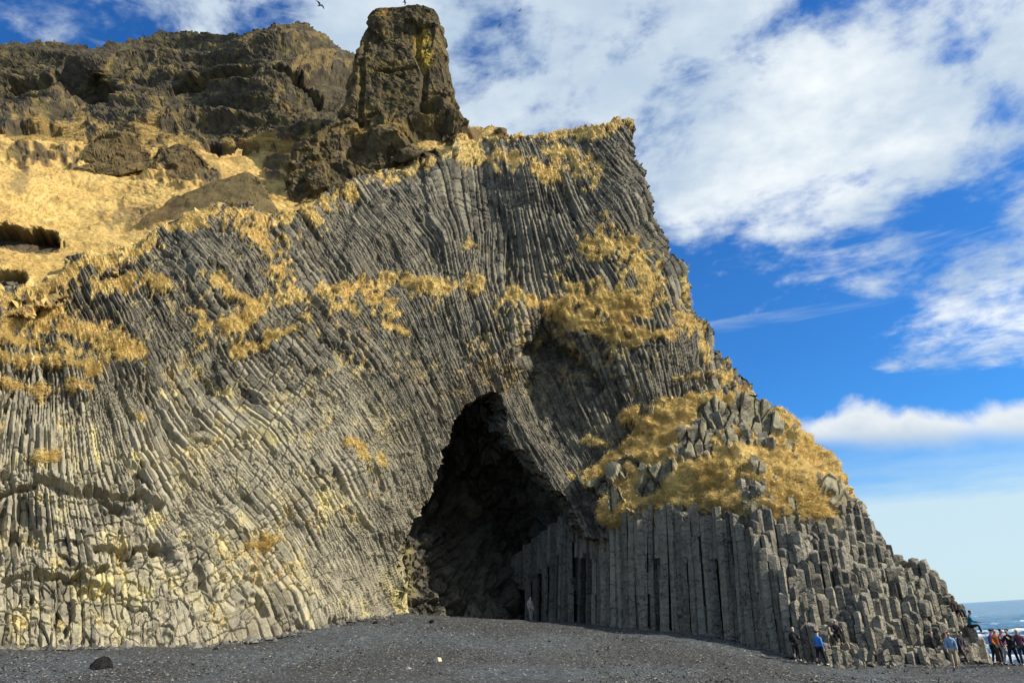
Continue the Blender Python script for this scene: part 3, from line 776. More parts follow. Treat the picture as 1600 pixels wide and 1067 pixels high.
# ---- hill behind ---------------------------------------------------------------
H_poly = [(-40, 275), (-40, 68), (0, 66), (60, 65), (110, 71), (132, 76), (165, 70), (190, 71), (222, 57), (262, 51), (330, 53), (372, 51), (398, 38), (430, 30), (478, 38), (512, 58), (548, 86), (600, 110), (600, 275), (540, 275)]
H_ctrl = [(-40, 250, 77), (-40, 180, 95), (-40, 68, 113), (0, 250, 77), (0, 185, 93), (0, 165, 101), (0, 67, 113), (60, 140, 105), (150, 250, 79), (150, 185, 96), (145, 150, 107), (200, 150, 102), (150, 100, 106), (150, 75, 113),
          (300, 250, 80), (300, 200, 88), (300, 150, 101), (300, 110, 105), (300, 52, 114), (400, 200, 86), (400, 130, 92), (440, 100, 95), (430, 32, 106), (520, 70, 107), (548, 90, 108), (500, 150, 93), (520, 200, 87), (480, 262, 80), (590, 200, 88), (590, 120, 106), (240, 190, 90)]


def H_relief(px, py, B, N):
    Pm = np.stack([px, py, 0 * px], -1)
    gn = fbm(Pm, 0.025, 4, 135); gn2 = fbm(Pm, 0.10, 3, 136)
    st_ = fbm(np.stack([px * 0.012, py * 0.07 + px * 0.004, 0 * px], -1), 1.0, 4, 140)
    f1, f2, cid = worley(B * np.array([0.55, 0.55, 0.75]), 31)
    f1b, f2b, cidb = worley(B * np.array([1.6, 1.6, 1.6]), 37)
    cav = np.clip(strokes(px + 6 * gn2, py + 6 * gn, [([(105, 110), (130, 140), (160, 150)], 26), ([(70, 125), (20, 130)], 14), ([(430, 110), (470, 130), (500, 150)], 6), ([(260, 145), (330, 120), (390, 105)], 9), ([(0, 200), (90, 205)], 9), ([(330, 215), (400, 245)], 9)]) * 1.5, 0, 1)
    rim = smooth(seg_dist(px, py, H_poly[1:18]), 0, 30)
    rough = (0.8 * fbm(B, 0.14, 4, 41, 0.42) + 1.5 * st_ + 0.22 * (cid - 0.5) + 0.22 * (cidb - 0.5)) * (0.35 + 0.65 * rim)
    up = smooth(N[..., 2] + 0.0 * gn, 0.30, 0.62)
    low = smooth(py - 0.06 * px, 165, 200)
    g = smooth(0.55 * low + 0.30 * up + 0.35 * gn + 0.40 * gn2 - 0.25 * (cid - 0.5) + 0.05 * smooth(px, 200, 420), 0.46, 0.95)
    g = np.maximum(g, smooth(gn2 + st_, 0.55, 0.85) * 0.6)
    g = g * (1 - cav)
    tuft = 0.5 * fbm(B, 0.45, 4, 47)
    d = rough * (1 - 0.45 * g) + tuft * g - 3.6 * cav
    return B + N * d[..., None], np.stack([g * (0.45 + 0.45 * low), 0.3 * smooth(gn2, 0, 0.5), 0.1 + 0.5 * cidb], -1), g


V, Q, Cc, info = sheet(H_poly, H_ctrl, 1.7, H_relief, skirt=(1.0, 5.0, 12.0), ragged=4.0)
hill = link('hill', mesh_np('hill', V, Q, col=Cc, mat=M_hill), kind='structure')
Pn, N, use, g, gpx, gpy = info
blades('grass_tufts', Pn, N, np.where(use, (g > 0.6) * g * smooth(gpy - 0.06 * gpx, 140, 200), 0), 30000, 0.6, M_straw, 0.035, hill, 11, per=2)


# ------------------------------------------------------------------ basalt colonnade: every column its own prism
def clip_cell(p, nbrs):
    r_ = 0.52
    poly = [np.array([p[0] + r_ * math.cos(t), p[1] + r_ * math.sin(t)]) for t in np.linspace(0, 2 * math.pi, 9)[:-1]]
    for n_ in nbrs:
        mid = (p + n_) / 2; d = n_ - p
        out = []
        for i in range(len(poly)):
            a, b = poly[i], poly[(i + 1) % len(poly)]
            da = (a - mid) @ d; db = (b - mid) @ d
            if da <= 0: out.append(a)
            if (da < 0 < db) or (db < 0 < da):
                out.append(a + (b - a) * (da / (da - db)))
        poly = out
        if len(poly) < 3: return None
    # drop tiny edges
    res = []
    for v in poly:
        if not res or np.linalg.norm(v - res[-1]) > 0.05: res.append(v)
    if len(res) > 3 and np.linalg.norm(res[0] - res[-1]) < 0.05: res.pop()
    return np.array(res) if len(res) >= 4 else None


def prism_arrays(poly, ztop, zbot, lean, r_, shrink=0.985, cracks=3, rough=1.0):
    """column as stacked drums, each a little shifted and worn, with a broken top; local z measured from ztop"""
    cen = poly.mean(0); n = len(poly)
    loc = (poly - cen) * shrink
    Hh = ztop - zbot
    cut = np.sort(r_.uniform(0.06, 0.97, cracks))
    levels = np.concatenate([[0.0], -Hh * cut, [-Hh]])
    tilt = r_.normal(0, 0.22, 2)
    rings = []
    bow = r_.normal(0, 0.03, 2) * rough
    for k in range(len(levels) - 1):
        off = r_.normal(0, 0.028, 2) * rough; sc = 1 + r_.normal(0, 0.05) * rough
        chip = 1 - 0.30 * (r_.random(n) < 0.10 * rough)
        for e_, z in enumerate((levels[k], levels[k + 1])):
            w_ = 1 + r_.normal(0, 0.02, n) * rough
            pp = loc * (sc * chip * w_)[:, None] + off + bow * math.sin(3.0 * z / max(Hh, 1.0))
            if z == 0.0: zz = loc @ tilt
            elif z == levels[-1]: zz = np.full(n, z)
            else: zz = z + loc @ (tilt * 0.4) + r_.normal(0, 0.03, n) - 0.02 * e_
            rings.append(np.column_stack([pp[:, 0] - lean[0] * z, pp[:, 1] - lean[1] * z, zz]))
    t0 = rings[0].copy(); cap = t0.copy(); m_ = t0[:, :2].mean(0)
    cap[:, :2] = m_ + (t0[:, :2] - m_) * r_.uniform(0.6, 0.95, n)[:, None]
    t0[:, 2] -= r_.uniform(0.03, 0.22, n); rings[0] = t0
    rings = [cap] + rings
    V_ = np.concatenate(rings); Q_ = []
    for k in range(len(rings) - 1):
        for i in range(n):
            j = (i + 1) % n
            Q_.append((k * n + i, (k + 1) * n + i, (k + 1) * n + j, k * n + j))
    V_ = np.vstack([V_, cap.mean(0) + [0, 0, r_.uniform(-0.04, 0.08)]])
    c_ = len(V_) - 1
    T_ = [(i, (i + 1) % n, c_) for i in range(n)]
    return V_, Q_, T_, cen


base_px = [(780, 968, 66.5), (850, 974, 62.5), (905, 976, 57.5), (950, 978, 52.3), (985, 981, 50.5), (1060, 988, 48.1), (1140, 996, 45.6), (1200, 1014, 43.3), (1250, 1028, 41.6), (1295, 1040, 40.4), (1400, 1040, 40.8), (1470, 1034, 41.4), (1530, 1024, 42.6), (1545, 1022, 46)]
bw = np.array([at(*t) for t in base_px])
top_ctrl = [(780, 880, 67.5), (830, 850, 64.5), (862, 825, 62.3), (905, 800, 58.2), (945, 800, 53.0), (960, 806, 51.0), (1060, 780, 48.6), (1140, 787, 46.0), (1185, 800, 44.2), (1060, 740, 51), (960, 780, 53.5), (1140, 745, 48.5),
            (1210, 835, 43.6), (1225, 885, 42.9), (1250, 955, 41.9), (1250, 885, 42.9), (1250, 800, 45.0), (1250, 760, 47.0), (1290, 1010, 40.9), (1300, 975, 41.6), (1300, 890, 43.2), (1300, 800, 46.0), (1300, 775, 48), (1350, 1015, 41.1), (1350, 960, 42.2), (1350, 890, 44.0), (1348, 812, 47.0),
            (1400, 1018, 41.3), (1400, 940, 43.0), (1400, 866, 46.0), (1450, 1016, 41.7), (1450, 945, 43.3), (1448, 884, 45.6), (1500, 1008, 42.3), (1498, 946, 44.6), (1512, 985, 43.6), (1530, 1016, 43.0)]
tw = [at(*t) for t in top_ctrl]
txy = [(p[0], p[1]) for p in tw]; tz = [p[2] for p in tw]
for (px_, py_, y_, dz) in [(1348, 812, 53, -4), (1400, 866, 51, -4), (1448, 884, 50, -4), (1498, 946, 48.5, -3.5), (1530, 1016, 47, -2)]:
    p_ = at(px_, py_, y_); txy.append((p_[0], p_[1])); tz.append(p_[2] + dz)
top_f = RBF(txy, tz, c=1.0)


def base_y(x):
    return np.interp(x, bw[:, 0], bw[:, 1])


r_ = np.random.default_rng(21)
sp0 = 0.47
pts = []
row = 0
for yy in np.arange(39.5, 70, sp0 * 0.866):
    for xx in np.arange(-1.0, bw[-1, 0] + 0.4, sp0):
        pts.append((xx + (row % 2) * sp0 / 2 + r_.normal(0, 0.085), yy + r_.normal(0, 0.085)))
    row += 1
pts = np.array(pts)
by = base_y(pts[:, 0])
wall_x = at(1190, 900, 43.6)[0]
depth_keep = np.where(pts[:, 0] < wall_x, 1.5, 8.5)
wig = 0.22 * r_.random(len(pts)) + 0.40 * (r_.random(len(pts)) > 0.92) + 0.45 * vnoise(np.stack([pts[:, 0] * 0.8, pts[:, 1] * 0, pts[:, 1] * 0], -1), 3)
wig = np.where(pts[:, 0] < at(1190, 900, 43.6)[0], wig, wig * 0.4)
sel = (pts[:, 1] > by + wig) & (pts[:, 1] < by + depth_keep) & (pts[:, 0] > bw[0, 0]) & (pts[:, 0] < bw[-1, 0])
allp = pts; pts = pts[sel]
ztop = top_f(pts[:, 0], pts[:, 1])
P3 = np.stack([pts[:, 0], pts[:, 1], 0 * pts[:, 0]], -1)
right = smooth(pts[:, 0], wall_x - 0.8, wall_x + 1.5)
ztop = ztop + right * (0.75 * vnoise(P3 * 0.9, 9) + 0.85 * vnoise(P3 * 0.5, 10) + r_.normal(0, 0.20, len(pts))) + (1 - right) * r_.normal(0, 0.16, len(pts))
gz0 = beach_z(pts[:, 0], pts[:, 1])
ztop = np.maximum(ztop, gz0 + 0.25 + 0.6 * r_.random(len(pts)))
cells = []
for i, p_ in enumerate(pts):
    d = np.linalg.norm(allp - p_, axis=1)
    nb = allp[(d > 1e-6) & (d < 1.25)]
    nb = nb[np.argsort(np.linalg.norm(nb - p_, axis=1))][:14]
    cells.append(clip_cell(p_, nb))
# how much of each column stands clear of those in front of it
pxx, pyy = project(np.column_stack([pts, ztop]))
expo = np.zeros(len(pts))
for i, p_ in enumerate(pts):
    d = pts - p_
    fr = (np.abs(d[:, 0] - d[:, 1] * p_[0] / p_[1]) < 0.30) & (d[:, 1] < -0.15) & (d[:, 1] > -1.0)
    ref = max(gz0[i], ztop[fr].max()) if fr.any() else gz0[i]
    expo[i] = ztop[i] - ref
order = np.argsort(-expo)
singles = set(order[:300].tolist())
restV = []; restQ = []; restT = []; nV = 0
for i in range(len(pts)):
    if cells[i] is None or expo[i] < -1.5: continue
    zb = max(gz0[i] - 0.4, ztop[i] - 11.0)
    if i not in singles: zb = ztop[i] - 3.0
    px_, py_ = pxx[i], pyy[i]
    lean = np.array([-0.085 * (1 - right[i]) + 0.012 * r_.normal() - 0.01, -0.015])
    V_, Q_, T_, cen = prism_arrays(cells[i], ztop[i], zb, lean, r_, cracks=4 if expo[i] > 2 else 2)
    if i in singles:
        me = bpy.data.meshes.new('basalt_column'); me.from_pydata(V_.tolist(), [], Q_ + T_); me.materials.append(M_col); me.update()
        o = link('basalt_column', me, cliff); o.location = (cen[0], cen[1], ztop[i])
    else:
        restV.append(V_ + np.array([cen[0], cen[1], ztop[i]])); restQ += [tuple(k + nV for k in f) for f in Q_]; restT += [tuple(k + nV for k in f) for f in T_]; nV += len(V_)
if restV:
    me = bpy.data.meshes.new('basalt_columns_behind'); me.from_pydata(np.concatenate(restV).tolist(), [], restQ + restT); me.materials.append(M_col); me.update()
    link('basalt_columns_behind', me, cliff, kind='stuff')
bx_ = np.linspace(bw[0, 0], bw[-1, 0] - 1.0, 260)
by_ = base_y(bx_) + np.where(bx_ < wall_x, 1.25, 3.0)
zt_ = top_f(bx_, by_) - np.where(bx_ < wall_x, 0.15, 0.9); zb_ = beach_z(bx_, by_) - 0.6
tt = np.linspace(0, 1, 90)[:, None]
Vb = np.stack([np.broadcast_to(bx_, (90, 260)), np.broadcast_to(by_, (90, 260)), zb_ + (zt_ - zb_) * tt], -1)
Vb = Vb + np.array([0, 1, 0]) * (0.35 * fbm(Vb * np.array([2.2, 1, 0.5]), 1.0, 3, 3))[..., None]
Vb = np.concatenate([Vb, Vb[-1:] + np.array([0, 2.5, 0.3])])
ib = np.arange(91 * 260).reshape(91, 260)
Qb = np.stack([ib[:-1, :-1], ib[:-1, 1:], ib[1:, 1:], ib[1:, :-1]], -1).reshape(-1, 4)
link('rock_core', mesh_np('rock_core', Vb.reshape(-1, 3), Qb, col=np.tile([[0, 0, 0.3]], (91 * 260, 1)), mat=M_cave), cliff)
print('columns', len(pts), 'singles', len(singles))


# ------------------------------------------------------------------ hull rocks
def hull_rock(name, pts_, mat, cuts=4, amp=0.08, freq=1.2, seed=0, m_col=(0, 0.1, 0.4), bev=0.0, smooth_shade=False, strat=0.0):
    """angular rock: convex hull of corner points, subdivided and roughened; origin at its base"""
    pts_ = np.asarray(pts_, float)
    org = np.array([pts_[:, 0].mean(), pts_[:, 1].mean(), pts_[:, 2].min()])
    bm = bmesh.new()
    for p_ in pts_ - org: bm.verts.new(p_)
    ret = bmesh.ops.convex_hull(bm, input=bm.verts)
    junk = [v for v in bm.verts if not v.link_faces]
    bmesh.ops.delete(bm, geom=junk, context='VERTS')
    if bev: bmesh.ops.bevel(bm, geom=bm.edges[:], offset=bev, segments=1, affect='EDGES', clamp_overlap=True)
    bmesh.ops.triangulate(bm, faces=bm.faces)
    for _ in range(cuts):
        bmesh.ops.subdivide_edges(bm, edges=[e for e in bm.edges], cuts=1, use_grid_fill=True)
        bmesh.ops.triangulate(bm, faces=bm.faces)
    bm.normal_update()
    co = np.array([v.co[:] for v in bm.verts]); no = np.array([v.normal[:] for v in bm.verts])
    d = amp * fbm(co + seed * 17.3, freq, 4, seed)
    f1, f2, cid = worley(co * freq * 1.2 + seed, seed)
    _, _, cid2 = worley(co * freq * 3.3 + seed, seed + 3)
    d = d + amp * 1.3 * (cid - 0.5) + amp * 0.5 * (cid2 - 0.5)
    if strat: d = d + strat * fbm(co * np.array([0.3, 0.3, 2.5]), 1.0, 3, seed + 5)
    co = co + no * d[:, None]
    for v, c_ in zip(bm.verts, co): v.co = c_
    me = bpy.data.meshes.new(name); bm.to_mesh(me); bm.free()
    a_ = me.attributes.new('m', 'FLOAT_COLOR', 'POINT')
    cv = np.ones((len(co), 4), np.float32); cv[:, 0] = m_col[0]; cv[:, 1] = m_col[1]; cv[:, 2] = np.clip(m_col[2] + 0.5 * (cid - 0.5), 0, 1)
    a_.data.foreach_set('color', cv.ravel())
    me.materials.append(mat)
    for p_ in me.polygons: p_.use_smooth = smooth_shade
    o = link(name, me); o.location = org
    return o


def thing(o, label, cat, group=None):
    o['label'] = label; o['category'] = cat
    if group: o['group'] = group
    return o


G_dep = RBF(np.array(G_ctrl)[:, :2], np.array(G_ctrl)[:, 2], c=25)


def wedge(front, back_shift, rise=0.0):
    """corner points of a boulder: front outline points (px,py,Y) and the same set pushed back"""
    f_ = np.array([at(*t) for t in front])
    b_ = f_ + np.array([0.0, back_shift, rise])
    return np.vstack([f_, b_])


# big boulder on the rim
bp = [at(*t) for t in [(212, 368, 56.6), (219, 344, 57.4), (270, 309, 59.0), (335, 288, 60.2), (386, 266, 61.2), (403, 279, 61.4), (438, 338, 60.4), (395, 350, 58.6), (320, 360, 57.6), (250, 372, 56.8),
                       (400, 282, 66.0), (437, 335, 66.0), (300, 305, 65), (230, 350, 62), (300, 350, 65)]]
thing(hull_rock('boulder', bp, M_stack, 5, 0.16, 0.40, 3, (0.06, 0.05, 0.5)), 'huge tilted slab-like boulder lying on the cliff rim in straw grass', 'boulder')
bp = [at(*t) for t in [(120, 268, 71.5), (135, 232, 74), (165, 208, 76), (200, 210, 76), (232, 240, 74), (236, 262, 72), (190, 272, 71), (150, 274, 71), (160, 215, 80), (205, 215, 80), (235, 255, 79), (125, 262, 78)]]
thing(hull_rock('boulder', bp, M_stack, 5, 0.35, 0.4, 5, (0.25, 0.0, 0.35), strat=0.1), 'brown pyramid-shaped boulder half sunk at the top of the straw slope', 'boulder')
bp = [at(*t) for t in [(238, 262, 71.5), (252, 232, 74), (280, 226, 75), (310, 245, 74), (345, 275, 72), (325, 290, 70.5), (285, 292, 70), (255, 280, 70.5), (262, 235, 79), (330, 265, 79), (250, 265, 78)]]
thing(hull_rock('boulder', bp, M_stack, 5, 0.40, 0.45, 6, (0.15, 0.0, 0.25), strat=0.1), 'dark broken rock outcrop beside the pyramid-shaped boulder on the slope', 'boulder')
for k, (cx, cy, yy, sx_, sy_, lab) in enumerate([(738, 214, 72.5, 26, 17, 'rounded turf-topped boulder at the foot of the rock pillar'), (783, 206, 73, 12, 8, 'small brown boulder on the skyline beside the rock pillar'), (640, 243, 68.5, 34, 13, 'dark low boulder in shade beneath the rock pillar')]):
    rr = np.random.default_rng(40 + k); bp = []
    for j in range(16):
        t = rr.uniform(0, 2 * math.pi); e_ = rr.uniform(-1, 1); c_ = math.sqrt(1 - e_ * e_)
        p_ = at(cx + sx_ * c_ * math.cos(t), cy - sy_ * e_, yy + 1.4 * c_ * math.sin(t)); bp.append(p_)
    thing(hull_rock('boulder', bp, M_stack, 4, 0.10, 0.8, 9 + k, (0.2 if k < 2 else 0.0, 0.0, 0.45), smooth_shade=True), lab, 'boulder')

# ------------------------------------------------------------------ rock pillar (closed loft)
lev = [(21, 574, 679), (24, 567, 684), (30, 563, 687), (45, 560, 690), (75, 552, 695), (110, 545, 700), (140, 541, 706), (165, 538, 714), (180, 534, 726), (192, 515, 734), (208, 485, 732), (232, 458, 724), (262, 448, 716), (295, 446, 710), (345, 446, 700)]
lev = np.array(lev, float)
nz_, na_ = 250, 420
pyl = np.linspace(lev[0, 0], lev[-1, 0], nz_)
lf = np.interp(pyl, lev[:, 0], lev[:, 1]); rt = np.interp(pyl, lev[:, 0], lev[:, 2])
Yc = np.interp(pyl, [8, 100, 200, 295, 345], [79.5, 78.5, 77.0, 74.5, 74]); dpt = np.interp(pyl, [8, 30, 150, 295, 345], [4.2, 5.0, 6.0, 8.5, 9])
th = np.linspace(0, 2 * math.pi, na_, endpoint=False)
ex = 0.36
td = np.linspace(0, 2 * math.pi, 20001)
cd = np.sign(np.cos(td)) * np.abs(np.cos(td)) ** ex; sd_ = np.sign(np.sin(td)) * np.abs(np.sin(td)) ** ex
al = np.concatenate([[0], np.cumsum(np.hypot(np.diff(cd), np.diff(sd_)))])
tq = np.linspace(0, al[-1], na_, endpoint=False)
cx_ = np.interp(tq, al, cd); sx2 = np.interp(tq, al, sd_)
PX = (lf + rt)[:, None] / 2 + (rt - lf)[:, None] / 2 * cx_[None, :]
YY = Yc[:, None] + dpt[:, None] * sx2[None, :] - 1.6 * cx_[None, :] * 0
# height is taken at the pillar axis so each ring is level
Lp = at(lf, pyl, Yc - 0.75 * dpt); Rp = at(rt, pyl, Yc - 0.75 * dpt)
zc_ = (Lp[:, 2] + Rp[:, 2]) / 2
Pp = np.empty((nz_, na_, 3))
Pp[..., 0] = (Lp[:, 0] + Rp[:, 0])[:, None] / 2 + (Rp[:, 0] - Lp[:, 0])[:, None] / 2 * cx_[None, :]
Pp[..., 1] = Yc[:, None] + dpt[:, None] * sx2[None, :]
Pp[..., 2] = ((Lp[:, 2] + Rp[:, 2]) / 2)[:, None] + (Rp[:, 2] - Lp[:, 2])[:, None] / 2 * cx_[None, :] * 0.6
du = np.roll(Pp, -1, 1) - np.roll(Pp, 1, 1); dv = np.gradient(Pp, axis=0)
Np = unit(np.cross(du, dv)); ctr = Pp.mean(1, keepdims=True)
Np *= np.sign(((Pp - ctr) * Np).sum(-1, keepdims=True))
ppx, ppy = project(Pp)
front = (sx2 < 0.15)[None, :] & np.ones((nz_, 1), bool)
hol = np.where(front, np.clip(strokes(ppx, ppy, [([(655, 205), (690, 195), (712, 210)], 34), ([(660, 160), (680, 158)], 13), ([(560, 230), (620, 240)], 28)]) * 1.5, 0, 1), 0)
grv = np.where(front, np.clip(strokes(ppx, ppy, [([(655, 40), (650, 80), (665, 110), (660, 160)], 7), ([(568, 40), (566, 120), (562, 180)], 6), ([(585, 110), (610, 108), (650, 100)], 3)]) * 1.5, 0, 1), 0)
f1, f2, cid = worley(Pp * np.array([0.30, 0.30, 0.16]), 61); g1, g2, gid = worley(Pp * np.array([0.8, 0.8, 0.55]), 67)
lowp = smooth(ppy, 150, 200)[..., None][..., 0]
d = 0.9 * (cid - 0.5) + (0.25 + 0.45 * lowp) * (gid - 0.5) + (0.30 + 0.25 * lowp) * fbm(Pp, 0.30, 5, 71, 0.6) - 1.8 * hol - 0.7 * grv - 0.2 + 0.16 * fbm(Pp, 1.3, 4, 75, 0.6)
d *= smooth(np.arange(nz_), 0, 3)[:, None] * 0.7 + 0.3
Pp2 = Pp + Np * d[..., None]
gnp = fbm(Pp, 0.5, 4, 79)
gp = 0.8 * smooth(0.16 * lowp + 0.45 * gnp + 0.4 * smooth(ppy, 40, 22), 0.35, 0.62) * (1 - hol)
yl = np.clip(strokes(ppx, ppy, [([(660, 55), (665, 90)], 17)]) * 2, 0, 1) * front  # orange sunlit patch of the front face, painted through the lichen channel
Vp = Pp2.reshape(-1, 3)
topc = Pp2[0].mean(0) + np.array([0, 0, 0.4]); Vp = np.vstack([Vp, topc])
idx = np.arange(nz_ * na_).reshape(nz_, na_); nxt = np.roll(idx, -1, 1)
Qp = np.stack([idx[:-1], idx[1:], nxt[1:], nxt[:-1]], -1).reshape(-1, 4)
Tp = np.stack([idx[0], nxt[0], np.full(na_, nz_ * na_)], -1)
Cp = np.stack([gp * 0.8, np.clip(0.15 * smooth(gnp, -0.2, 0.5) + yl, 0, 1), np.clip(0.15 + 0.5 * gid, 0, 1)], -1).reshape(-1, 3)
Cp = np.vstack([Cp, Cp[:1]])
org = np.array([Vp[:, 0].mean(), Vp[:, 1].mean(), Vp[:, 2].min()])
pillar = link('rock_pillar', mesh_np('rock_pillar', Vp - org, Qp, Tp, Cp, M_stack)); pillar.location = org
thing(pillar, 'tall blocky brown rock pillar rising from the grassy cliff rim against the sky', 'rock pillar')

# outcrop of leaning columns in the grassy shoulder
for k in range(24):
    rr = np.random.default_rng(300 + k)
    t = rr.random(); px_ = 1075 + 125 * t + rr.normal(0, 4); py_ = 668 - 22 * math.sin(t * 3.1) + rr.uniform(-8, 22)
    P_ = at(px_, py_, float(E_dep(np.array([px_]), np.array([py_]))[0]) - 0.15)
    n = rr.integers(5, 7); ang = np.sort(rr.uniform(0, 2 * math.pi, n) * 0.35 + np.linspace(0, 2 * math.pi, n, endpoint=False))
    poly = np.stack([np.cos(ang), np.sin(ang)], 1) * rr.uniform(0.45, 0.78)
    V_, Q_, T_, cen = prism_arrays(poly, 0.0, -rr.uniform(1.8, 2.8), np.array([0.10, -0.05]), rr, cracks=1)
    me = bpy.data.meshes.new('basalt_column'); me.from_pydata(V_.tolist(), [], Q_ + T_); me.materials.append(M_col); me.update()
    o = link('basalt_column', me, cliff); o.location = P_; o.rotation_euler = (rr.normal(0, 0.10) + 0.12, rr.normal(0.06, 0.1), 0)

# fallen blocks at the foot of the colonnade
fb = [(1300, 1030, 15, 17, 'broad wedge of basalt slumped behind the blue-jacketed walker'), (1318, 1032, 13, 22, 'tall narrow fallen slab next to the broad wedge of basalt'), (1340, 1030, 14, 26, 'tallest fallen basalt slab, leaning on the column steps'),
      (1362, 1030, 12, 20, 'upright fallen block right beside the tallest leaning slab'), (1378, 1034, 10, 9, 'squat fallen block at the end of the row of slabs'), (1392, 1036, 7, 5, 'small flat stone trailing off beyond the squat fallen block'),
      (1345, 1042, 9, 9, 'low rounded block on the sand before the tallest slab'), (1366, 1042, 8, 7, 'small block on the sand before the upright fallen block'), (1312, 1043, 8, 6, 'small low block on the sand before the tall narrow slab'),
      (1495, 1022, 12, 9, ''), (1510, 1026, 9, 7, ''), (1526, 1025, 9, 7, ''), (1475, 1030, 9, 7, ''), (1430, 1037, 9, 8, ''), (1455, 1036, 8, 8, ''), (1412, 1039, 7, 6, ''), (1540, 1026, 8, 6, ''),
      (1230, 1020, 8, 8, 'small dark block at the foot of the shaded columns near the capped walker'), (1205, 1012, 8, 9, 'dark block at the shaded column foot where the gravel bank ends'), (1265, 1028, 9, 10, 'dark block between the capped walker and the blue-jacketed walker')]
for k, (cx, cy, sx_, sy_, lab) in enumerate(fb):
    rr = np.random.default_rng(500 + k)
    g0 = on_beach(cx, cy + 2)
    sc = g0[1] / 1239.0
    bp = []
    for j in range(14):
        u_ = unit(rr.normal(size=3)) * np.array([sx_ * sc, sx_ * sc, sy_ * sc]) * rr.uniform(0.8, 1.1)
        bp.append(g0 + np.array([0, 0.25, sy_ * sc * 0.75]) + u_)
    o = hull_rock('fallen_block', bp, M_col, 2, 0.03, 1.5, 60 + k)
    thing(o, lab or 'small grey basalt block lying at the sunlit column foot near the standing group', 'rock', 'fallen blocks below the columns')

# stones and bits on the beach
g0 = on_beach(158, 1042)
rr = np.random.default_rng(3); sc = g0[1] / 1239
bp = [g0 + np.array(t) * np.array([sc * 17, sc * 17, sc * 19]) + np.array([0, 0, -0.03]) for t in [(-1, 0, 0), (-0.95, -0.3, 0.25), (-0.3, -0.5, 0.75), (0.35, -0.4, 0.98), (0.75, -0.3, 0.85), (1, -0.1, 0.45), (1, 0.2, 0), (0.3, -0.8, 0), (-0.5, -0.7, 0), (0, 0.8, 0), (0.4, 0.5, 0.8), (-0.5, 0.4, 0.5)]]
M_wet = rock_material('dark_stone', (0.012, 0.011, 0.011), (0.035, 0.031, 0.028), (0.1, 0.1, 0.1), (0.1, 0.1, 0.1), (0.1, 0.1, 0.1), 0.0)
thing(hull_rock('stone', bp, M_wet, 3, 0.02, 3.0, 2), 'solitary black angular stone lying on the sand below the pale wall', 'stone')
M_wood = simple_mat('bleached_wood', (0.62, 0.52, 0.36), 0.8, 0.3)
g0 = on_beach(684, 1033); sc = g0[1] / 1239
bp = [g0 + np.array(t) * sc for t in [(-6, 0, 0), (-5, 0, 4), (0, -2, 6), (5, 0, 5), (6, 2, 0), (2, -3, 0), (0, 4, 1), (4, 3, 4)]]
thing(hull_rock('driftwood', bp, M_wood, 2, 0.01, 4.0, 4), 'small pale chunk of driftwood lying on the black sand', 'driftwood')
g0 = on_beach(608, 1016); sc = g0[1] / 1239
bp = [g0 + np.array(t) * sc for t in [(-2.5, 0, 0), (-1.8, 0, 0), (2.4, 0, 8), (3, 0, 8), (-2.2, 0.6, 0), (2.7, 0.6, 8)]]
thing(hull_rock('stick', bp, M_wood, 1, 0.002, 4.0, 5), 'thin pale stick poking up from the black sand', 'stick')
for k, (cx, cy, sz, lab) in enumerate([(338, 1017, 6, 'small dark stone half buried at the foot of the pale wall'), (586, 974, 5, 'small dark stone on the sand just outside the cave mouth'), (675, 972, 5, 'grey stone on the sand inside the cave mouth'), (858, 1003, 4, 'dark pebble on the gravel bank before the columns')]):
    rr = np.random.default_rng(80 + k); g0 = on_beach(cx, cy); sc = g0[1] / 1239
    bp = [g0 + unit(rr.normal(size=3)) * np.array([sz, sz, sz * 0.7]) * sc + np.array([0, 0, 0.3 * sz * sc]) for j in range(12)]
    thing(hull_rock('stone', bp, M_wet, 2, 0.01, 3.0, 8 + k), lab, 'stone')

# loose pebbles: far too many to count
rr = np.random.default_rng(9); n = 26000
yy = 24 + 30 * rr.random(n) ** 1.3; xx = (rr.random(n) - 0.5) * 1.45 * yy
foot = np.array([at(*t)[:2] for t in [(-30, 1015, 33.2), (0, 1015, 34), (150, 1012, 36), (300, 1010, 38.5), (450, 992, 42.5), (560, 970, 46), (635, 960, 50)]])
nf_ = 900; tt = rr.random(nf_) * (len(foot) - 1); ii = tt.astype(int); ff_ = (tt - ii)[:, None]
fp = foot[ii] * (1 - ff_) + foot[ii + 1] * ff_ + np.abs(rr.normal(0, 0.55, nf_))[:, None] * np.array([0.72, -0.70]) + rr.normal(0, 0.1, (nf_, 2))
tt2 = rr.uniform(bw[3, 0], bw[-2, 0], 700); fp2 = np.column_stack([tt2, base_y(tt2) - np.abs(rr.normal(0, 0.5, 700))])
xx = np.concatenate([xx, fp[:, 0], fp2[:, 0]]); yy = np.concatenate([yy, fp[:, 1], fp2[:, 1]]); big = np.arange(len(xx)) >= n; n = len(xx)
zz = beach_z(xx, yy)
s_ = np.clip(rr.lognormal(-3.6, 0.42, n), 0.012, 0.10)
s_ = np.where(big, np.clip(rr.lognormal(-2.5, 0.55, n), 0.03, 0.34), s_)
oc = np.array([(1, 0, 0), (-1, 0, 0), (0, 1, 0), (0, -1, 0), (0, 0, 0.7), (0, 0, -0.5)])
jit = 1 + 0.35 * rr.normal(size=(n, 6, 1))
ang = rr.random(n) * 6.28
ca, sa = np.cos(ang), np.sin(ang)
O = oc[None] * jit * s_[:, None, None]
Ox = O[..., 0] * ca[:, None] - O[..., 1] * sa[:, None]; Oy = O[..., 0] * sa[:, None] + O[..., 1] * ca[:, None]
Vp = np.stack([Ox + xx[:, None], Oy + yy[:, None], O[..., 2] + zz[:, None] + 0.01], -1).reshape(-1, 3)
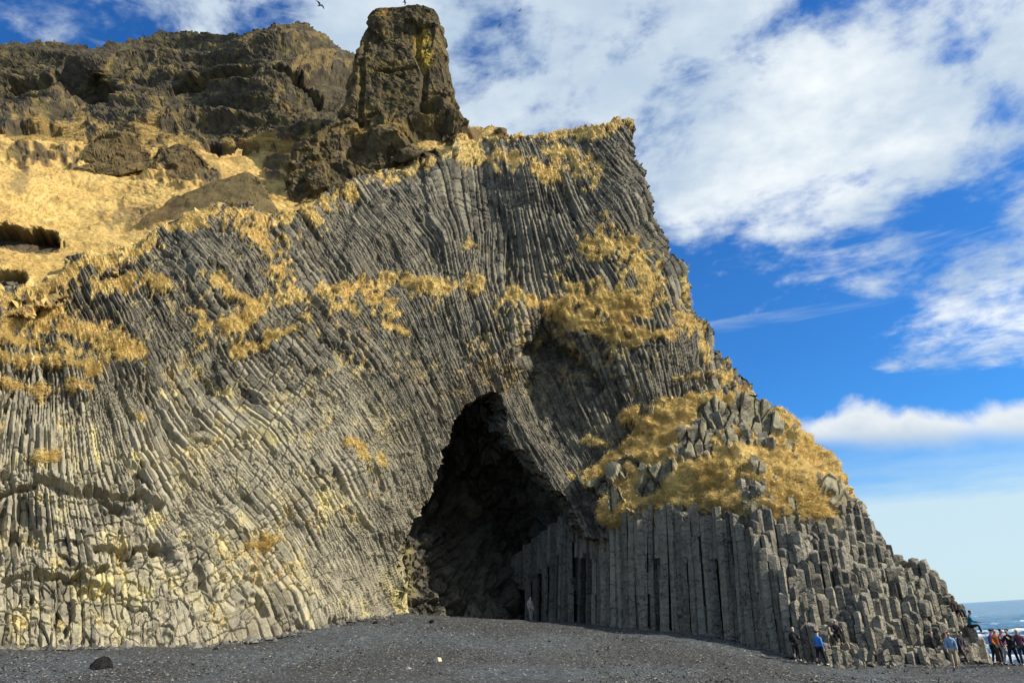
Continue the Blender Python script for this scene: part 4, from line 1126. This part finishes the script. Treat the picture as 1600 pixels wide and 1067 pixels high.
tf = np.array([(0, 2, 4), (2, 1, 4), (1, 3, 4), (3, 0, 4), (2, 0, 5), (1, 2, 5), (3, 1, 5), (0, 3, 5)])
Tp = (np.arange(n)[:, None, None] * 6 + tf[None]).reshape(-1, 3)
tone = np.repeat(np.where(big, 0.05 + 0.55 * rr.random(n), rr.random(n) ** 3), 6)
mt, q = new_mat('pebbles')
r0 = q.node('ShaderNodeSeparateColor', {0: q.node('ShaderNodeAttribute', attribute_name='m').outputs['Color']}).outputs[0]
finish(q, q.mix(r0, (0.024, 0.024, 0.023), (0.27, 0.25, 0.20)), 0.8)
link('pebbles', mesh_np('pebbles', Vp, tris=Tp, col=np.stack([tone] * 3, -1), mat=mt), kind='stuff')


# ------------------------------------------------------------------ people


def skin_mesh(name, joints, edges, mat, sub=1):
    """continuous surface grown over a jointed skeleton"""
    me = bpy.data.meshes.new(name); me.from_pydata([tuple(j[0]) for j in joints], edges, [])
    o = bpy.data.objects.new(name, me); COL.objects.link(o)
    md = o.modifiers.new('skin', 'SKIN'); md.use_smooth_shade = True; md.branch_smoothing = 0.4
    if sub:
        sb = o.modifiers.new('sub', 'SUBSURF'); sb.levels = sub; sb.render_levels = sub
    for i, j in enumerate(joints):
        sv = me.skin_vertices[0].data[i]; rr_ = j[1]
        sv.radius = (rr_, rr_) if np.isscalar(rr_) else rr_
        sv.use_root = (i == 0)
    dg = bpy.context.evaluated_depsgraph_get()
    ev = o.evaluated_get(dg)
    out = bpy.data.meshes.new_from_object(ev)
    out.name = name
    bpy.data.objects.remove(o); bpy.data.meshes.remove(me)
    out.materials.clear(); out.materials.append(mat)
    return out


_mats = {}


def cloth(c):
    if c not in _mats: _mats[c] = simple_mat('cloth_%d' % len(_mats), c, 0.85, 0.3, 14)
    return _mats[c]


M_skin = simple_mat('skin', (0.50, 0.32, 0.23), 0.6, 0.08)


def person(loc, heading, label, jacket, trousers, hair, pose='stand', hat=None, pack=None, shoe=(0.03, 0.03, 0.03), scale=1.0, arms=(0.15, 0.15), bend=0.0, stride=0.16):
    """figure facing local -y; joints in metres"""
    root = link('person', None); root.location = loc; root.rotation_euler = (0, 0, heading); root.scale = (scale * 0.93,) * 3
    thing(root, label, 'person', 'visitors below the columns')
    V3 = lambda *a: np.array(a, float)
    hipz = 0.92 if pose == 'stand' else 0.0
    pel = V3(0, 0, hipz + (0.0 if pose == 'stand' else 0.12))
    ux = V3(0, -math.sin(bend), math.cos(bend))
    che = pel + ux * 0.30; sho = pel + ux * 0.50; nec = pel + ux * 0.58 + V3(0, -0.01, 0); hed = nec + ux * 0.14 + V3(0, -0.02, 0); crown = hed + ux * 0.10
    J = [(pel, (0.15, 0.11)), (pel + ux * 0.14, (0.14, 0.10)), (che, (0.165, 0.115)), (sho, (0.12, 0.085)), (nec, 0.055), (hed - ux * 0.02, (0.092, 0.105)), (hed + ux * 0.05, (0.097, 0.115)), (crown, (0.07, 0.08))]
    E = [(0, 1), (1, 2), (2, 3), (3, 4), (4, 5), (5, 6), (6, 7)]
    J.append((hed + V3(0, -0.105, 0) + ux * 0.0, 0.016)); E.append((5, 8))          # nose
    legs = []; armsJ = []
    for s, ph in ((-1, 1), (1, -1)):
        hip = pel + V3(s * 0.095, 0, -0.04)
        if pose == 'stand':
            kn = V3(s * 0.10, -stride * ph * 0.6 - 0.03, 0.49); an = V3(s * 0.10, -stride * ph, 0.085); toe = an + V3(s * 0.02, -0.17, -0.055)
        else:
            kn = V3(s * 0.12, -0.43, 0.13); an = V3(s * 0.11, -0.50, -0.30); toe = an + V3(s * 0.02, -0.17, -0.05)
        legs.append((hip, kn, an, toe))
        b = len(J); J += [(hip, 0.095), ((hip + kn) / 2, 0.085), (kn, 0.060), ((kn + an) / 2 + V3(0, 0.02, 0.03), 0.056), (an, 0.040), (toe, 0.032)]
        E += [(0, b), (b, b + 1), (b + 1, b + 2), (b + 2, b + 3), (b + 3, b + 4), (b + 4, b + 5)]
        a_ = arms[0] if s < 0 else arms[1]
        sh = sho + V3(s * 0.185, 0, -0.04)
        el_ = sh + V3(s * 0.05, -0.28 * math.sin(a_ * 0.6) + 0.03, -0.28 * math.cos(a_ * 0.6))
        wr = el_ + V3(-s * 0.02 * a_, -0.25 * math.sin(a_ * 1.7 + 0.15), -0.25 * math.cos(a_ * 1.7 + 0.15))
        fd = unit(wr - el_); pal = wr + fd * 0.07
        armsJ.append((sh, el_, wr))
        b = len(J); J += [(sh, 0.06), (el_, 0.045), (wr, 0.030), (pal, (0.035, 0.018))]
        E += [(3, b), (b, b + 1), (b + 1, b + 2), (b + 2, b + 3)]
        sdv = unit(np.cross(fd, V3(s, 0, 0.01)))
        for k, (o_, ln) in enumerate([(-0.028, 0.072), (-0.009, 0.082), (0.010, 0.076), (0.028, 0.060)]):
            f0 = len(J); k1 = pal + fd * 0.02 + sdv * o_; k2 = k1 + fd * ln * 0.5 + V3(-s * 0.008, 0, 0); k3 = k1 + fd * ln + V3(-s * 0.022, 0, 0)
            J += [(k1, 0.010), (k2, 0.009), (k3, 0.007)]; E += [(b + 3, f0), (f0, f0 + 1), (f0 + 1, f0 + 2)]
        f0 = len(J); J += [(wr + fd * 0.035 + sdv * -0.040, 0.011), (wr + fd * 0.075 + sdv * -0.058, 0.009)]; E += [(b + 2, f0), (f0, f0 + 1)]
    body = link('body', skin_mesh('body', J, E, M_skin), root)
    # jacket
    J = [(pel - ux * 0.10, (0.175, 0.135)), (pel + ux * 0.14, (0.165, 0.125)), (che, (0.19, 0.14)), (sho, (0.16, 0.12)), (sho + ux * 0.06, 0.095), (nec + ux * 0.035, 0.078)]
    E = [(0, 1), (1, 2), (2, 3), (3, 4), (4, 5)]
    for sh, el_, wr in armsJ:
        b = len(J); J += [(sh, 0.082), (el_, 0.066), (wr, 0.048)]; E += [(3, b), (b, b + 1), (b + 1, b + 2)]
    link('jacket', skin_mesh('jacket', J, E, cloth(jacket)), root)
    J = [(pel, (0.155, 0.125))]; E = []
    for hip, kn, an, toe in legs:
        b = len(J); J += [(hip, 0.108), ((hip + kn) / 2, 0.098), (kn, 0.074), ((kn + an) / 2, 0.072), (an + V3(0, 0, 0.02), 0.056)]
        E += [(0, b), (b, b + 1), (b + 1, b + 2), (b + 2, b + 3), (b + 3, b + 4)]
    link('trousers', skin_mesh('trousers', J, E, cloth(trousers)), root)
    for hip, kn, an, toe in legs:
        link('shoe', skin_mesh('shoe', [(an + V3(0, 0.03, -0.03), 0.052), ((an + toe) / 2 + V3(0, 0, -0.01), 0.05), (toe, 0.042)], [(0, 1), (1, 2)], cloth(shoe)), root)
    hc = hat if hat else hair
    bump_ = [(hed + V3(0, 0.035, 0) - ux * 0.01, (0.100, 0.095)), (hed + V3(0, 0.02, 0) + ux * 0.06, (0.110, 0.115)), (crown + ux * 0.03, (0.075, 0.08))]
    eh = [(0, 1), (1, 2)]
    if hat: bump_.append((hed + V3(0, -0.15, 0) + ux * 0.055, (0.03, 0.02))); eh.append((1, 3))
    link('hat' if hat else 'hair', skin_mesh('hat' if hat else 'hair', bump_, eh, cloth(hc)), root)
    if pack:
        bk = V3(0, 0.19, 0)
        link('backpack', skin_mesh('backpack', [(pel + ux * 0.10 + bk, (0.14, 0.09)), (che + bk, (0.15, 0.10)), (sho + bk, (0.11, 0.07))], [(0, 1), (1, 2)], cloth(pack)), root)
    return root


BLK = (0.015, 0.015, 0.018)
def stand(px, py, heading, label, jk, tr, hair, **kw):
    at_y = kw.pop('at_y', None)
    p_ = on_beach(px, py) if at_y is None else at(px, py, at_y)
    p_[2] = float(beach_z(p_[0:1], p_[1:2])[0])
    return person(p_, R(heading), label, jk, tr, hair, **kw)


stand(830, 973, 40, 'person in pale grey standing alone against the cave wall', (0.34, 0.32, 0.28), (0.26, 0.245, 0.21), (0.03, 0.02, 0.015), stride=0.05, at_y=55.5)
stand(1247, 1033, 150, 'person in black with pale cap and backpack beside the shaded columns', BLK, (0.03, 0.03, 0.03), (0.05, 0.04, 0.03), hat=(0.5, 0.47, 0.40), pack=(0.02, 0.02, 0.02), shoe=(0.5, 0.5, 0.48), arms=(0.9, 0.5))
stand(1285, 1040, 120, 'person in bright blue jacket and black trousers walking by the columns', (0.05, 0.20, 0.55), BLK, (0.03, 0.02, 0.015), shoe=(0.5, 0.5, 0.48), stride=0.24, arms=(0.1, 0.5))
stand(1467, 1038, 60, 'person dressed all in black leaning against sunlit column foot', BLK, BLK, (0.02, 0.015, 0.01), stride=0.2, bend=-0.1)
stand(1481, 1036, 10, 'person in brown jacket bending forward among the group by the rocks', (0.14, 0.075, 0.04), (0.03, 0.03, 0.035), (0.10, 0.06, 0.03), bend=0.45, arms=(0.9, 0.7))
stand(1494, 1043, -20, 'person in pale blue jacket and khaki trousers with grey backpack', (0.20, 0.32, 0.45), (0.34, 0.29, 0.20), (0.06, 0.04, 0.03), pack=(0.22, 0.27, 0.31), bend=0.15)
stand(1506, 1031, 30, 'person in dark jacket carrying a white bag on the back', (0.03, 0.03, 0.04), (0.04, 0.04, 0.05), (0.02, 0.02, 0.02), pack=(0.55, 0.55, 0.56), bend=0.2, stride=0.26)
stand(1556, 1027, 70, 'person in violet jacket climbing beside the outermost rocks', (0.13, 0.07, 0.38), (0.03, 0.03, 0.04), (0.02, 0.015, 0.01), bend=0.1)
stand(1561, 1037, 20, 'person in dark olive jacket standing next to the orange one', (0.07, 0.055, 0.04), (0.05, 0.04, 0.035), (0.03, 0.02, 0.015))
stand(1567, 1038, -10, 'person in rust orange jacket on the sand near the sea', (0.42, 0.13, 0.04), (0.06, 0.04, 0.035), (0.16, 0.05, 0.02), arms=(0.6, 0.3))
stand(1577, 1039, 30, 'person in maroon jacket and light grey trousers near the sea', (0.11, 0.05, 0.09), (0.42, 0.42, 0.40), (0.02, 0.015, 0.01), stride=0.26)
stand(1588, 1040, -60, 'person in black with arms folded, outlined against the surf', BLK, BLK, (0.015, 0.012, 0.01), arms=(1.2, 1.2), stride=0.2)
stand(1603, 1040, -30, 'person in maroon jacket with bright yellow hat near the sea', (0.12, 0.04, 0.07), (0.03, 0.03, 0.04), (0.02, 0.02, 0.02), hat=(0.75, 0.48, 0.06))


def seat(px, py, y, heading, label, jk, tr, hair, **kw):
    """seated on the column whose top lies under this point"""
    p_ = at(px, py, y)
    k = np.argmin(np.hypot(pts[:, 0] - p_[0], pts[:, 1] - p_[1]))
    return person((pts[k, 0], pts[k, 1] - 0.05, ztop[k] - 0.02), R(heading), label, jk, tr, hair, pose='sit', **kw)


seat(1303, 972, 41.6, -10, 'person in dark clothes and pale hat sitting on a low column', (0.03, 0.02, 0.025), BLK, (0.03, 0.02, 0.02), hat=(0.5, 0.48, 0.42), bend=0.2, arms=(0.9, 0.9))
seat(1512, 975, 43.8, 60, 'person in teal jacket seated on the outermost column above the sea', (0.02, 0.12, 0.20), BLK, (0.02, 0.015, 0.01), bend=0.2, arms=(0.8, 0.8))
seat(1494, 962, 44.2, 20, 'person in dark brown jacket perched higher up the column steps', (0.05, 0.03, 0.025), BLK, (0.06, 0.03, 0.02), bend=0.1)


# ------------------------------------------------------------------ gulls
M_gull = simple_mat('gull_feathers', (0.20, 0.20, 0.21), 0.8, 0.2)
for k, (px_, py_, y_, sp_, lab) in enumerate([(500, 9, 85, 0.55, 'grey gull gliding over the dark hilltop'), (632, 4, 80, 0.35, 'small gull just above the top of the rock pillar'), (781, 40, 90, 0.25, 'tiny distant gull beside the clouds'), (812, 17, 110, 0.25, 'tiny gull high above the cliff rim')]):
    bm = bmesh.new()
    prof = [(-0.9, 0.0), (-0.6, 0.10), (-0.2, 0.16), (0.3, 0.15), (0.65, 0.11), (0.8, 0.07), (1.0, 0.0)]
    rings = []
    for x_, r0 in prof:
        rings.append([bm.verts.new((r0 * math.cos(t) * 0.5, -x_ * 0.5, r0 * math.sin(t) * 0.5)) for t in np.linspace(0, 2 * math.pi, 9)[:-1]])
    for a_, b_ in zip(rings[:-1], rings[1:]):
        for i in range(8): bm.faces.new((a_[i], a_[(i + 1) % 8], b_[(i + 1) % 8], b_[i]))
    me = bpy.data.meshes.new('body'); bm.to_mesh(me); bm.free(); me.materials.append(M_gull)
    root = link('gull', None); root.location = at(px_, py_, y_); root.rotation_euler = (R(10), R(-8 + 6 * k), R(70 + 25 * k)); root.scale = (sp_ * 2.2,) * 3
    thing(root, lab, 'bird', 'gulls over the cliff')
    link('body', me, root)
    for s in (-1, 1):
        bm = bmesh.new()
        sec = [(0.03, -0.16, 0.14, 0.02), (0.35, -0.20, 0.08, 0.16), (0.62, -0.13, 0.06, 0.18), (0.95, 0.05, 0.10, 0.10)]
        rows = []
        for x_, f0, b0, z_ in sec:
            rows.append([bm.verts.new((s * x_, y__, z_ + dz)) for y__, dz in ((f0, 0), ((f0 + b0) / 2, 0.02), (b0, 0), ((f0 + b0) / 2, -0.012))])
        for a_, b_ in zip(rows[:-1], rows[1:]):
            for i in range(4): bm.faces.new((a_[i], a_[(i + 1) % 4], b_[(i + 1) % 4], b_[i]))
        bm.faces.new(rows[0]); bm.faces.new(rows[-1])
        bmesh.ops.recalc_face_normals(bm, faces=bm.faces)
        me = bpy.data.meshes.new('wing'); bm.to_mesh(me); bm.free(); me.materials.append(M_gull)
        link('wing', me, root)
